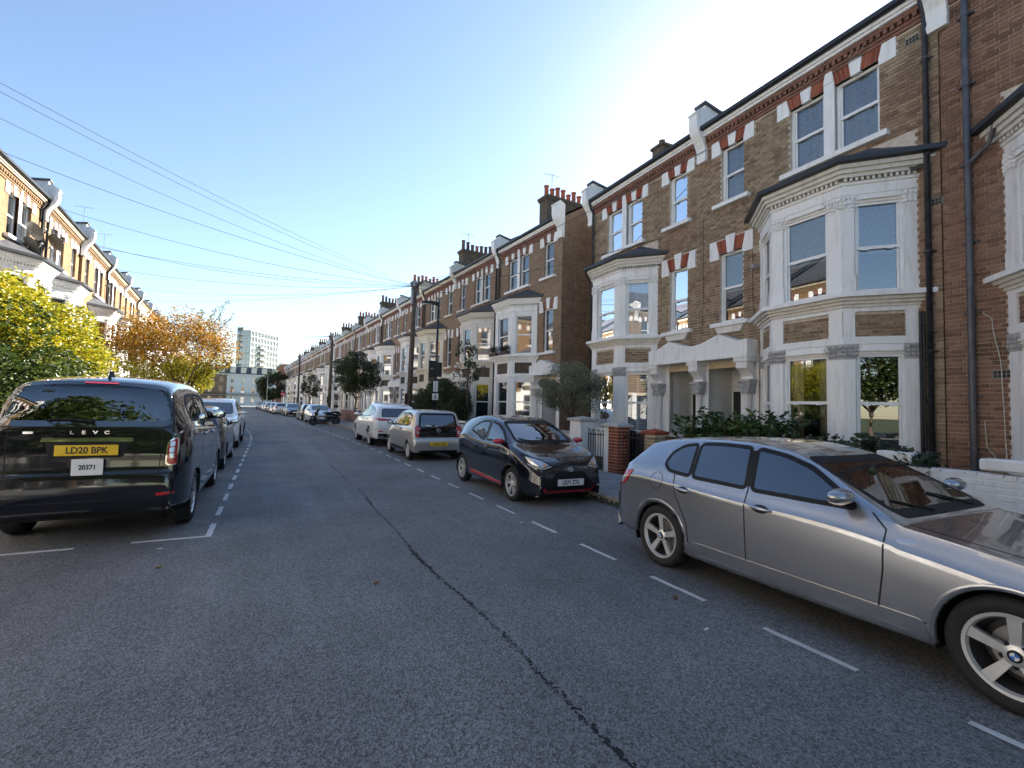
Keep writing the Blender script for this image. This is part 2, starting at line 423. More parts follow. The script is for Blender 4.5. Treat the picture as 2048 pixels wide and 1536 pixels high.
def build_setting():
    m = MB(); m.quad((-900, -300, -.06), (900, -300, -.06), (900, 1500, -.06), (-900, 1500, -.06))
    m.obj('ground', 'grassy', kind='structure')
    road = strip(KL-.02, KR+.02, 0, -60, 172).obj('road', 'asphalt', kind='structure')
    m = MB(); m.box(-80, 40, 171.9, 181, -.05, .002); m.obj('cross_road', 'asphalt', kind='structure')
    # worn centre seam sealed with tar
    rnd = random.Random(3); m = MB(); y = 1.0
    while y < 15:
        dy = .03+.02*y/4; w = .004+.006*rnd.random()+.006*max(0, math.sin(y*1.7)+.5*math.sin(y*4.1))
        x = 1.53+.03*math.sin(y*.9)+.02*math.sin(y*2.3)+bend(y)
        for k in range(3):
            if rnd.random() < max(0, (y-6)/10): continue
            cx = x+rnd.gauss(0, .011); cy = y+rnd.random()*dy; a = rnd.random()*3; n = 6
            rr = [w*(.5+rnd.random()) for _ in range(n)]
            m.add([(cx+rr[q]*math.cos(a+q*6.283/n)*.9, cy+rr[q]*math.sin(a+q*6.283/n)*(1.3+y*.12), .0015+k*.0006+rnd.random()*.0005) for q in range(n)], [tuple(range(n))])
        y += dy*.8
    m.obj('tar_seam', 'tar', road, fix=False, kind='stuff')
    # bay markings: dashes
    def dash(x, y0, y1, w, dx0=0.0, dx1=0.0):
        m = MB(); n = max(2, int((y1-y0)/.12)); v = []; f = []
        for i in range(n+1):
            t = i/n; yy = y0+(y1-y0)*t; xx = x+dx0+(dx1-dx0)*t
            v += [(xx-w/2+rnd.gauss(0, .003), yy, .004), (xx+w/2+rnd.gauss(0, .003), yy, .004)]
        for i in range(n): f.append((2*i, 2*i+1, 2*i+3, 2*i+2))
        m.add(v, f).obj('bay_marking', 'marking', road, fix=False)
    y = .55
    for i in range(48):
        yy = y+1.18*i
        dash(3.40+bend(yy)*.92, yy, yy+.64, .05+.0004*yy, 0, bend(yy+.64)-bend(yy))
    y = 6.72; i = 0
    while y < 34:
        x = -.57 if y < 20.5 else -.57-.0052*(y-20.5)**2
        x1 = -.57 if y+.6 < 20.5 else -.57-.0052*(y+.6-20.5)**2
        dash(x, y, y+.62, .065, 0, x1-x); y += 1.12
    m = MB(); m.box(-1.3, -.54, 6.66, 6.72, .003, .0045); m.obj('bay_marking', 'marking', road)
    m = MB(); m.box(-2.75, -1.78, 6.62, 6.68, .003, .0045); m.obj('bay_marking', 'marking', road)
    m = MB(); m.box(-2.6, -1.66, 8.28, 8.34, .003, .0045); m.obj('bay_marking', 'marking', road)
    # right pavement with laid slabs, left pavement
    pr = slabstrip(KR+.15, 7.4, -.05, .10).obj('pavement', 'joint', kind='structure')
    pl = slabstrip(-5.6, KL-.15, -.05, .11).obj('pavement', 'slab', kind='structure')
    slabs = [MB().cbox(-.295, .295, -w/2, w/2, 0, .024, .006).mesh('paving_slab', 'slab') for w in (.6, .75, .9)]
    y = 1.5
    rnd = random.Random(5)
    for row in range(60):
        k = rnd.choice((0, 1, 2)); ln = (.6, .75, .9)[k]
        for c in range(3):
            yy = y+(.3 if c == 1 else 0)+ln/2
            o = mobj('paving_slab', slabs[k], pr, (KR+.16+.3+c*.645+bend(yy), yy, .094+rnd.gauss(0, .0015)))
            o.rotation_euler = (rnd.gauss(0, .003), rnd.gauss(0, .003), 0); o.scale = (1.06, 1, 1)
        y += ln+.012
        if y > 40: break
    slabstrip(KR+.15, 7.4, .09, .118, -60, 1.45).obj('paving', 'slab', pr)
    rest = slabstrip(KR+.15, 7.4, .09, .118, 41, 172).obj('paving', 'slab', pr)
    ks = MB().cbox(0, .15, -.45, .45, -.05, .118, .014).mesh('kerb_stone', 'kerb')
    kr = slabstrip(KR, KR+.15, -.05, .112, 44, 172).obj('kerb', 'kerb', kind='structure')
    slabstrip(KR, KR+.15, -.05, .112, -60, -1.0).obj('kerb', 'kerb', kind='structure')
    kl = slabstrip(KL-.15, KL, -.05, .115).obj('kerb', 'kerb', kind='structure')
    for i in range(50):
        yy = -.5+.905*i
        if yy > 44: break
        o = mobj('kerb_stone', ks, kr, (KR+bend(yy)+rnd.gauss(0, .004), yy, rnd.gauss(0, .003)))
        o.rotation_euler = (0, 0, math.atan(-(bend(yy+.5)-bend(yy-.5))))
    # front gardens
    slabstrip(7.4, 15, -.05, .07, -60, 150).obj('garden_ground', 'soil', kind='structure')
    slabstrip(-14, -5.6, -.05, .08, -60, 150).obj('garden_ground', 'soil', kind='structure')
build_setting()
# ---------------------------------------------------------------- houses
W_H = 5.3
def offset_poly(pts, o):
    """open plan polyline (u,y) offset outwards by o"""
    out = []; n = len(pts)
    dirs = [(Vector(pts[i+1])-Vector(pts[i])).normalized() for i in range(n-1)]
    nor = [Vector((d.y, -d.x)) for d in dirs]
    for i, p in enumerate(pts):
        p = Vector(p)
        if i == 0: q = p+Vector((-o, 0)) if False else p+nor[0]*o
        elif i == n-1: q = p+nor[-1]*o
        else:
            b = (nor[i-1]+nor[i]).normalized(); q = p+b*(o/max(.3, b.dot(nor[i])))
        if i in (0, n-1): # run into the wall
            d = dirs[0] if i == 0 else dirs[-1]
            if abs(d.y) > 1e-6: t = (.02-q.y)/d.y; q = q+d*t
        out.append((q.x, q.y))
    return out
def holes_grid(m, u0, u1, z0, z1, holes, y, reveal):
    us = sorted({u0, u1, *[h[0] for h in holes], *[h[1] for h in holes]}); zs = sorted({z0, z1, *[h[2] for h in holes], *[h[3] for h in holes]})
    us = [u for u in us if u0 <= u <= u1]; zs = [z for z in zs if z0 <= z <= z1]
    for i in range(len(us)-1):
        for j in range(len(zs)-1):
            cu, cz = (us[i]+us[i+1])/2, (zs[j]+zs[j+1])/2
            if any(h[0] < cu < h[1] and h[2] < cz < h[3] for h in holes): continue
            m.quad((us[i], y, zs[j]), (us[i+1], y, zs[j]), (us[i+1], y, zs[j+1]), (us[i], y, zs[j+1]))
    for a, b, c, d in holes:
        m.quad((a, y, c), (a, y+reveal, c), (a, y+reveal, d), (a, y, d)); m.quad((b, y, c), (b, y+reveal, c), (b, y+reveal, d), (b, y, d))
        m.quad((a, y, d), (b, y, d), (b, y+reveal, d), (a, y+reveal, d)); m.quad((a, y, c), (b, y, c), (b, y+reveal, c), (a, y+reveal, c))
def lay_bricks(u0, u1, z0, z1, holes, rnd):
    """flemish bond; yields (ua, ub, za, zb, whole)"""
    out = []; z = z0; k = 0
    while z+.065 <= z1+.001:
        za, zb = z, z+.0635; u = u0-.28+(.0 if k % 2 else .169); j = 0
        while u < u1:
            ln = .2135 if j % 2 == 0 else .1005
            segs = [(max(u, u0), min(u+ln, u1))]
            for h in holes:
                if zb > h[2]+.01 and za < h[3]-.01:
                    ns = []
                    for a, b in segs:
                        if b <= h[0] or a >= h[1]: ns.append((a, b)); continue
                        if a < h[0]: ns.append((a, h[0]-.004))
                        if b > h[1]: ns.append((h[1]+.004, b))
                    segs = ns
            for a, b in segs:
                if b-a > .03: out.append((a, b, za, zb, abs(b-a-ln) < .002))
            u += ln+.0125; j += 1
        z += .075; k += 1
    return out
def arch_parts(root, tf, a, b, zt, lod, mid_post=False, L=True, Rr=True, red='brick_red'):
    """flat arch of red voussoirs between white stones; sub-parts under the arch"""
    uc = (a+b)/2; m = MB(tf)
    m.prism([(a, zt), (b, zt), (b+.09, zt+.355), (a-.09, zt+.355)], 1, -.006 if lod > 1 else -.014, .11)
    arch = m.obj('window_arch', 'mortar' if lod > 1 else 'cornice_red', root)
    if lod > 1:
        for lo, hi, l0, l1 in ((a, uc-.09, a-.09, uc-.14), (uc+.09, b, uc+.14, b+.09)):
            for i in range(4):
                g = .012; t0, t1 = i/4, (i+1)/4; m = MB(tf)
                m.prism([(lo+(hi-lo)*t0+g/2, zt+.001), (lo+(hi-lo)*t1-g/2, zt+.001), (l0+(l1-l0)*t1-g/2, zt+.36), (l0+(l1-l0)*t0+g/2, zt+.36)], 1, -.016, .1); m.obj('voussoir', red, arch)
    m = MB(tf); m.prism([(uc-.09, zt-.03), (uc+.09, zt-.03), (uc+.145, zt+.44), (uc-.145, zt+.44)], 1, -.035, .1)
    m.obj('keystone', 'white', arch)
    if L:
        m = MB(tf); m.prism([(a-.30, zt-.13), (a-.002, zt-.13), (a-.002, zt+.0), (a-.09, zt+.38), (a-.30, zt+.38)], 1, -.03, .1); m.obj('springer', 'white', arch)
    if Rr:
        m = MB(tf); m.prism([(b+.30, zt-.13), (b+.002, zt-.13), (b+.002, zt+.0), (b+.09, zt+.38), (b+.30, zt+.38)], 1, -.03, .1); m.obj('springer', 'white', arch)
    return arch
def curtain_sheet(tf, a, b, y, z0, z1, amp=.025, waves=9):
    m = MB(tf); n = waves*6; v = []
    for i in range(n+1):
        t = i/n; u = a+(b-a)*t; yy = y+amp*math.sin(t*waves*6.283)
        v += [(u, yy, z0), (u+.01*math.sin(t*17), yy, z1)]
    return m.add(v, [(2*i, 2*i+2, 2*i+3, 2*i+1) for i in range(n)])
def sash(root, tf, a, b, z0, z1, lod, glass, y=.10, fill=None, fmat='upvc', name='window', split=.5):
    """sliding sash: frame, two panes (own meshes), sill is separate"""
    fw = .06; zm = z0+(z1-z0)*split; m = MB(tf)
    m.box(a, a+fw, y, y+.08, z0, z1); m.box(b-fw, b, y, y+.08, z0, z1); m.box(a+fw, b-fw, y, y+.08, z1-fw, z1); m.box(a+fw, b-fw, y, y+.08, z0, z0+fw*1.3)
    m.box(a+fw, b-fw, y+.012, y+.07, zm-.03, zm+.03)
    if lod > 1:
        for (p, q, yy) in ((zm, z1-fw, .03), (z0+fw*1.3, zm, .045)):
            m.box(a+fw, a+fw+.035, y+yy, y+yy+.03, p, q); m.box(b-fw-.035, b-fw, y+yy, y+yy+.03, p, q)
        for s in (.25, .75): m.box(a+(b-a)*s-.05, a+(b-a)*s+.05, y+.0, y+.012, zm-.045, zm-.03)
    w = m.obj(name, fmat, root)
    if lod:
        m = MB(tf); yy = y+.045; m.quad((a+fw, yy, zm), (b-fw, yy, zm), (b-fw, yy, z1-fw), (a+fw, yy, z1-fw)); m.obj('pane', glass, w, fix=False)
        m = MB(tf); yy = y+.058; m.quad((a+fw, yy, z0+fw), (b-fw, yy, z0+fw), (b-fw, yy, zm), (a+fw, yy, zm)); m.obj('pane', glass, w, fix=False)
    else:
        m = MB(tf); yy = y+.05; m.quad((a+fw, yy, z0+fw), (b-fw, yy, z0+fw), (b-fw, yy, z1-fw), (a+fw, yy, z1-fw)); m.obj('pane', glass, w, fix=False)
    if fill == 'net': curtain_sheet(tf, a+.05, b-.05, y+.12, z0+.03, z1-.03, .012, 7).obj('net_curtain', 'net', w, smooth=True, fix=False)
    elif fill == 'roller':
        m = MB(tf); m.box(a+.06, b-.06, y+.1, y+.11, zm-.1, z1-.04); m.obj('roller_blind', 'net', w)
    elif fill == 'drapes':
        curtain_sheet(tf, a+.05, a+(b-a)*.36, y+.13, z0+.03, z1-.03, .03, 4).obj('curtain', 'curtain', w, smooth=True, fix=False)
        curtain_sheet(tf, b-(b-a)*.3, b-.05, y+.13, z0+.03, z1-.03, .03, 4).obj('curtain', 'curtain', w, smooth=True, fix=False)
    elif fill == 'shutter':
        m = MB(tf); zz = z0+.1
        while zz < z1-.1: m.add([(a+.07, y+.09, zz), (b-.07, y+.09, zz), (b-.07, y+.125, zz+.035), (a+.07, y+.125, zz+.035)], [(0, 1, 2, 3)]); zz += .055
        m.box((a+b)/2-.03, (a+b)/2+.03, y+.085, y+.12, z0+.06, z1-.06); m.obj('shutter', 'blind', w, fix=False)
    return w
BAY = [(1.75, 0.0), (2.62, -.8), (4.08, -.8), (4.95, 0.0)]
def prism_z(m, pts, z0, z1): return m.prism(pts, 2, z0, z1)
def ring_pts(o, inner=.25):
    return offset_poly(BAY, o)+[(p[0], p[1]) for p in offset_poly(BAY, -inner)][::-1]
def band(m, o, z0, z1, inner=.2):
    """moulding that runs round the bay"""
    A = offset_poly(BAY, o); B = offset_poly(BAY, -inner)
    for i in range(3):
        m.add([(*A[i], z0), (*A[i+1], z0), (*B[i+1], z0), (*B[i], z0), (*A[i], z1), (*A[i+1], z1), (*B[i+1], z1), (*B[i], z1)],
              [(0, 3, 2, 1), (4, 5, 6, 7), (0, 1, 5, 4), (2, 3, 7, 6)])
    m.add([(*A[0], z0), (*B[0], z0), (*B[0], z1), (*A[0], z1)], [(0, 1, 2, 3)]); m.add([(*A[3], z0), (*B[3], z0), (*B[3], z1), (*A[3], z1)], [(0, 1, 2, 3)])
def face_tf(tf, i):
    """local frame of bay face i: s along the face, y inwards, z up"""
    p, q = Vector(BAY[i]), Vector(BAY[i+1]); d = (q-p).normalized(); n = Vector((-d.y, d.x))
    def g(v):
        w = p+d*v[0]+n*v[1]; w = (w.x, w.y, v[2]); return tf(w) if tf else w
    return g, (q-p).length
def make_bay(root, tf, lod, brickmat, glass, fills, whitem='white'):
    bay = MB(tf); prism_z(bay, offset_poly(BAY, .03)+[(4.9, .1), (1.8, .1)], .0, .84)
    band(bay, .05, .84, .92)
    bay = bay.obj('bay_window', whitem, root)
    for z0, z1 in ((2.98, 3.12), (3.6, 3.68)): m = MB(tf); band(m, .0, z0, z1); m.obj('storey_band', whitem, bay)
    pil = []
    for st, (z0, z1, zc0, zc1) in enumerate(((.92, 2.98, 2.72, 2.98), (3.95, 5.88, 5.6, 5.86))):
        for c in range(4):
            m = MB(tf); w = .30 if c in (1, 2) else .2
            P = [Vector(p) for p in BAY]; pts = []
            o = .0
            if c in (0, 3):
                i = 0 if c == 0 else 2; g, ln = face_tf(None, i)
                s0, s1 = (0, w) if c == 0 else (ln-w, ln)
                pts = [g((s0, 0, 0))[:2], g((s1, 0, 0))[:2], g((s1, .2, 0))[:2], g((s0, .2, 0))[:2]]
            else:
                d0 = (P[c-1]-P[c]).normalized(); d1 = (P[c+1]-P[c]).normalized(); inn = (d0+d1).normalized()*.3
                wa = .2
                a = P[c]+d0*wa if c == 1 else P[c]+d0*.26; b = P[c]+d1*.26 if c == 1 else P[c]+d1*wa
                pts = [tuple(a), tuple(P[c]), tuple(b), tuple(P[c]+d1*.22+inn*.4), tuple(P[c]+inn), tuple(P[c]+d0*.18+inn*.4)]
            cen = sum((Vector(p) for p in pts), Vector((0, 0)))/len(pts)
            def grow(k): return [tuple(cen+(Vector(p)-cen)*k) for p in pts]
            prism_z(m, pts, z0+.1 if lod else z0, zc0)
            if lod:
                if st: prism_z(m, grow(1.13), z0, z0+.34); prism_z(m, grow(1.07), z0+.34, z0+.4)
                else: prism_z(m, grow(1.1), z0, z0+.12)
            pl = m.obj('pillar', whitem, bay)
            m = MB(tf); prism_z(m, grow(1.06), zc0-.03, zc0); prism_z(m, grow(1.0), zc0, zc1); prism_z(m, grow(1.2), zc1-.04, zc1)
            if lod > 1:   # carved leaves
                rnd = random.Random(c+st*9); n = len(pts); gp = grow(1.08)
                for e in range(n):
                    pa, pb = Vector(gp[e]), Vector(gp[(e+1) % n]); ln = (pb-pa).length
                    for k in range(max(1, int(ln/.055))):
                        for row in (0, 1, 2):
                            q = pa+(pb-pa)*((k+.5+.3*rnd.random())/max(1, int(ln/.055))); r = .022+.014*rnd.random()
                            m.ball((q.x, q.y, zc0+.04+row*.075+.02*rnd.random()), r, r, r*1.25, 7, 5)
            m.obj('capital', 'stone_grey' if lod > 1 and st == 0 else whitem, bay, smooth=False)
    # panels of brick between the storeys, framed in white
    for i in range(3):
        g, ln = face_tf(tf, i); m = MB(g); a, b = (.2, ln-.2) if i != 1 else (.26, ln-.26)
        m.box(0.01, a, .0, .2, 3.12, 3.6); m.obj('panel_frame', whitem, bay); m = MB(g); m.box(b, ln-.01, .0, .2, 3.12, 3.6); m.obj('panel_frame', whitem, bay)
        if lod > 1:
            m = MB(g); m.box(a, b, .045, .2, 3.1, 3.62); pn = m.obj('panel_back', 'mortar', bay)
            m = MB(g); rnd = random.Random(i)
            for (p, q, r, s_, wh) in lay_bricks(a+.004, b-.004, 3.105, 3.61, [], rnd): m.box(p, q, .026+rnd.random()*.004, .05, r, s_)
            m.obj('brick_panel', brickmat, bay, kind='stuff')
        else:
            m = MB(g); m.box(a, b, .03, .2, 3.1, 3.62); m.obj('brick_panel', 'soot_brick', bay)
    m = MB(tf); band(m, .03, 3.68, 3.74); band(m, .07, 3.74, 3.80); band(m, .12, 3.80, 3.86); m.obj('moulding', 'white_old' if lod > 1 else whitem, bay)
    m = MB(tf); band(m, .20, 3.86, 3.95, .4); m.obj('sill', whitem, bay)
    m = MB(tf); band(m, .0, 5.88, 6.07); band(m, .03, 6.07, 6.12); m.obj('frieze', whitem, bay)
    if lod:
        m = MB(tf)
        for i in range(3):
            g, ln = face_tf(None, i); s = .03
            while s < ln-.03:
                mm = MB(lambda v: v); mm.box(s, s+.045, -.075, .05, 6.125, 6.185)
                m.add([g(v) for v in mm.v], mm.f); s += .09
        m.obj('dentil', 'white_old' if lod > 1 else whitem, bay)
    m = MB(tf); band(m, .045, 6.12, 6.13); band(m, .10, 6.19, 6.26); band(m, .15, 6.26, 6.34); band(m, .2, 6.34, 6.42); m.obj('cornice', 'white_old' if lod > 1 else whitem, bay)
    m = MB(tf); A = offset_poly(BAY, .31); B = offset_poly(BAY, .21)
    for i in range(3): m.add([(*A[i], 6.44), (*A[i+1], 6.44), (*B[i+1], 6.42), (*B[i], 6.42), (*A[i], 6.53), (*A[i+1], 6.53), (*B[i+1], 6.53), (*B[i], 6.53)], [(0, 3, 2, 1), (4, 5, 6, 7), (0, 1, 5, 4), (2, 3, 7, 6), (0, 4, 7, 3), (1, 2, 6, 5)])
    m.obj('bay_gutter', 'gutter', bay)
    m = MB(tf); A = offset_poly(BAY, .28)
    m.add([(*A[0], 6.50), (*A[1], 6.50), (*A[2], 6.50), (*A[3], 6.50), (2.55, .03, 7.02), (4.15, .03, 7.02)], [(0, 1, 4), (1, 2, 5, 4), (2, 3, 5), (0, 4, 5, 3), (0, 3, 2, 1)])
    m.obj('bay_roof', 'slate', bay)
    for i in range(3):
        g, ln = face_tf(tf, i); a, b = (.2, ln-.2) if i != 1 else (.26, ln-.26)
        for (z0, z1, st) in ((.92, 2.74, 0), (3.95, 5.66, 1)):
            w = sash(bay, g, a, b, z0, z1+.06, lod, glass, .05, fills[st] if i == 1 or fills[st] != 'drapes' else None, 'upvc', 'bay_sash')
            m = MB(g); zt_ = 2.985 if st == 0 else 5.885; m.box(a-.04, b+.04, .02, .16, z1+.055, zt_)
            if lod > 1: m.box(a+.05, b-.05, -.03, .03, z1+.10, z1+.135); m.box(a+.09, b-.09, -.015, .03, z1+.135, z1+.19)
            m.obj('lintel', whitem, w)
    return bay
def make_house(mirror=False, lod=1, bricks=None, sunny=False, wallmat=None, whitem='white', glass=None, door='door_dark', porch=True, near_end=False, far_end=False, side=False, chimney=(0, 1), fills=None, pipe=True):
    """one three-storey terraced house; door at low u unless mirrored"""
    tf = (lambda p: (W_H-p[0], p[1], p[2])) if mirror else (lambda p: tuple(p))
    root = empty('terraced_house')
    fills = fills or {'bay': (None, None), 'f1': None, 'f2': (None, None, None)}
    glass = glass or ('glass' if lod > 1 else 'glass_far')
    wm = wallmat or ('wall_sunny' if sunny else 'wall_stock')
    S1 = (.55, 1.27, 3.98, 5.85); S2 = (.6, 1.3, 7.2, 8.72); T1 = (2.52, 3.3, 7.2, 8.72); T2 = (3.52, 4.36, 7.2, 8.72)
    DO = (.22, 1.22, .05, 2.78)
    holes = [S1, S2, T1, T2, DO, (1.85, 4.85, .3, 6.2)]
    # wall
    m = MB(tf)
    yf = .010 if lod > 1 else 0
    holes_grid(m, 0, W_H, 0, 9.5, holes, yf, .14)
    wall = m.obj('wall', 'mortar' if lod > 1 else wm, root, fix=False)
    m = MB(tf); D = 8.8
    m.quad((0, D, 0), (W_H, D, 0), (W_H, D, 9.5), (0, D, 9.5))
    m.add([(0, yf, 0), (0, D, 0), (0, D, 9.5), (0, 4.3, 12.1), (0, yf, 9.5)], [(0, 1, 2, 3, 4)])
    m.add([(W_H, yf, 0), (W_H, D, 0), (W_H, D, 9.5), (W_H, 4.3, 12.1), (W_H, yf, 9.5)], [(0, 1, 2, 3, 4)])
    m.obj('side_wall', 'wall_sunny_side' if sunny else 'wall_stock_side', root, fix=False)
    if lod > 1 and bricks:
        bmat, nind, place = bricks
        rnd = random.Random(11 if mirror else 4)
        excl = [S1, S2, T1, T2, (1.78, 4.93, 0, 6.98), (0, 1.7, 0, 3.32),
                (S1[0]-.3, S1[1]+.3, S1[3]-.13, S1[3]+.38), (S2[0]-.3, S2[1]+.3, S2[3]-.13, S2[3]+.38), (T1[0]-.3, T2[1]+.3, T1[3]-.13, T1[3]+.38), (T1[1], T2[0], T1[2], T1[3])]
        bl = lay_bricks(0.0, W_H, .03, 8.98, excl, rnd)
        full = [b for b in bl if b[4]]
        full.sort(key=lambda b: place((b[0]+b[1])/2, (b[2]+b[3])/2))
        ind = set(id(b) for b in full[:nind])
        mesh = {True: MB().box(-.1067, .1067, -.006, .02, -.0317, .0317).mesh('brick', bmat), False: MB().box(-.0502, .0502, -.006, .02, -.0317, .0317).mesh('brick', bmat)}
        j = MB(tf)
        for b in bl:
            y = rnd.gauss(0, .0016)
            if id(b) in ind:
                c = tf(((b[0]+b[1])/2, y, (b[2]+b[3])/2))
                mobj('brick', mesh[b[1]-b[0] > .15], wall, c)
            else: j.box(b[0], b[1], y-.006, .02, b[2], b[3])
        j.obj('brickwork', bmat, wall, fix=False, kind='stuff')
    # roof, eaves
    m = MB(tf); m.add([(0, -.22, 9.47), (W_H, -.22, 9.47), (W_H, 4.3, 12.15), (0, 4.3, 12.15), (0, 9.0, 9.47), (W_H, 9.0, 9.47)], [(0, 1, 2, 3), (3, 2, 5, 4), (0, 4, 5, 1)])
    m.obj('roof', 'slate', root, fix=False)
    m = MB(tf); m.box(0, W_H, -.035, .02, 8.99, 9.06); m.box(0, W_H, -.06, .02, 9.06, 9.12); m.box(0, W_H, -.11, .02, 9.2, 9.28)
    if lod:
        n = 44 if lod > 1 else 30
        for i in range(n): m.box((i+.2)*W_H/n, (i+.75)*W_H/n, -.10, .02, 9.12, 9.2)
    else: m.box(0, W_H, -.08, .02, 9.12, 9.2)
    m.obj('eaves_brickwork', 'cornice_red' if not sunny else wm, root)
    m = MB(tf); m.box(0, W_H, -.17, .02, 9.28, 9.34); m.box(0, W_H, -.21, .02, 9.34, 9.44); m.obj('fascia', whitem if not sunny else 'cream', root)
    m = MB(tf); m.prism([(-.32, 9.52), (-.31, 9.44), (-.26, 9.405), (-.215, 9.41), (-.215, 9.52)], 0, 0, W_H); m.obj('gutter', 'gutter', root)
    def kneeler(u, par=True):
        m = MB(tf); m.prism([(.05, 8.62), (-.1, 8.62), (-.12, 8.72), (-.1, 8.8), (-.13, 9.0), (-.22, 9.18), (-.36, 9.36), (-.42, 9.55), (-.42, 9.86), (-.46, 9.9), (-.44, 9.95), (-.2, 10.12), (.05, 10.0)], 0, u-.15, u+.15)
        k = m.obj('kneeler', whitem, root)
        if not par: return
        m = MB(tf); m.add([(u-.14, -.1, 9.5), (u+.14, -.1, 9.5), (u+.14, -.1, 10.22), (u-.14, -.1, 10.22), (u-.14, .5, 9.9), (u+.14, .5, 9.9), (u+.14, .5, 10.1), (u-.14, .5, 10.1), (u-.14, 4.3, 12.1), (u+.14, 4.3, 12.1), (u+.14, 4.3, 12.3), (u-.14, 4.3, 12.3), (u-.14, 9, 9.4), (u+.14, 9, 9.4), (u+.14, 9, 9.75), (u-.14, 9, 9.75)],
            [(0, 1, 2, 3), (3, 2, 6, 7), (7, 6, 10, 11), (11, 10, 14, 15), (0, 3, 7, 4), (4, 7, 11, 8), (8, 11, 15, 12), (1, 5, 6, 2), (5, 9, 10, 6), (9, 13, 14, 10), (12, 15, 14, 13)])
        p = m.obj('parapet', whitem, root)
        m = MB(tf)
        for (y0, z0, y1, z1) in ((-.16, 10.23, .5, 10.11), (.5, 10.11, 4.35, 12.32)):
            m.add([(u-.2, y0, z0), (u+.2, y0, z0), (u+.2, y1, z1), (u-.2, y1, z1), (u-.2, y0, z0+.07), (u+.2, y0, z0+.07), (u+.2, y1, z1+.07), (u-.2, y1, z1+.07)], [(0, 3, 2, 1), (4, 5, 6, 7), (0, 1, 5, 4), (1, 2, 6, 5), (2, 3, 7, 6), (3, 0, 4, 7)])
        m.obj('coping', 'slate', p)
    kneeler(W_H if mirror else 0)
    if near_end: kneeler(0.08 if mirror else W_H-.08, False)
    # windows
    for hh, nm, fl in ((S1, 'f1', fills['f1']), (S2, 'f2', fills['f2'][0]), (T1, 'f2', fills['f2'][1]), (T2, 'f2', fills['f2'][2])):
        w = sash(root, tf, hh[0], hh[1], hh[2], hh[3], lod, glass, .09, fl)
        if lod and hh in (S1, S2):
            m = MB(tf); m.cbox(hh[0]-.2, hh[1]+.2, -.14, .12, hh[2]-.11, hh[2]-.002, .008); m.obj('sill', whitem, w)
            if hh is S1 and lod > 1:
                m = MB(tf); m.prism([(hh[0]-.08, hh[2]-.112), (hh[1]+.08, hh[2]-.112), (hh[1]-.02, hh[2]-.28), (hh[0]+.02, hh[2]-.28)], 1, -.09, .0); m.obj('sill_bracket', 'white_old', w)
    arch_parts(root, tf, S1[0], S1[1], S1[3], lod); arch_parts(root, tf, S2[0], S2[1], S2[3], lod)
    arch_parts(root, tf, T1[0], T1[1], T1[3], lod, Rr=False); arch_parts(root, tf, T2[0], T2[1], T2[3], lod, L=False)
    m = MB(tf); m.box(T1[1], T2[0], -.02, .16, T1[2], T1[3]+.1); m.prism([(T1[1], T1[3]+.1), (T2[0], T1[3]+.1), (T2[0]-.05, T1[3]+.4), ((T1[1]+T2[0])/2, T1[3]+.5), (T1[1]+.05, T1[3]+.4)], 1, -.04, .1)
    m.obj('mullion', whitem, root)
    m = MB(tf); m.cbox(T1[0]-.18, T2[1]+.18, -.14, .12, T1[2]-.12, T1[2]-.002, .008); m.obj('window_sill', whitem, root)
    make_bay(root, tf, lod, (bricks[0] if bricks else 'brick'), glass, fills['bay'], whitem)
    # porch and door
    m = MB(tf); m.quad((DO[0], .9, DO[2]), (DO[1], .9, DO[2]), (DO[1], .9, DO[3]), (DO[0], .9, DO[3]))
    m.obj('porch_back', 'near_black' if lod < 2 else 'white_render', root, fix=False)  # near-black back panel on all but the nearest houses
    m = MB(tf); m.quad((DO[0], .0, DO[2]), (DO[0], .9, DO[2]), (DO[0], .9, DO[3]), (DO[0], .0, DO[3])); m.quad((DO[1], .0, DO[2]), (DO[1], .9, DO[2]), (DO[1], .9, DO[3]), (DO[1], .0, DO[3])); m.quad((DO[0], .0, DO[3]), (DO[1], .0, DO[3]), (DO[1], .9, DO[3]), (DO[0], .9, DO[3])); m.obj('porch_lining', 'white_render', root, fix=False)
    m = MB(tf); m.box(.32, 1.12, .84, .89, .15, 2.2); m.box(.40, .68, .825, .84, .3, 1.0); m.box(.76, 1.04, .825, .84, .3, 1.0); m.box(.40, .68, .825, .84, 1.15, 2.05); m.box(.76, 1.04, .825, .84, 1.15, 2.05)
    d = m.obj('door', door, root)
    for (a_, b_, c_, e_) in ((.0, .215, .02, 2.98), (1.225, 1.72, .02, 2.98), (.215, 1.225, 2.785, 2.98)):
        m = MB(tf); m.box(a_, b_, -.012, .03, c_, e_); m.obj('porch_surround', 'white' if c_ < 1 else 'cream', root)
    if lod:
        m = MB(tf); m.ball((1.06, .81, 1.1), .03, .03, .03, 8, 6); m.obj('handle', 'chrome', d)
        m = MB(tf); m.box(.2, 1.25, -.1, .9, .0, .13); m.obj('step', 'slab', root)
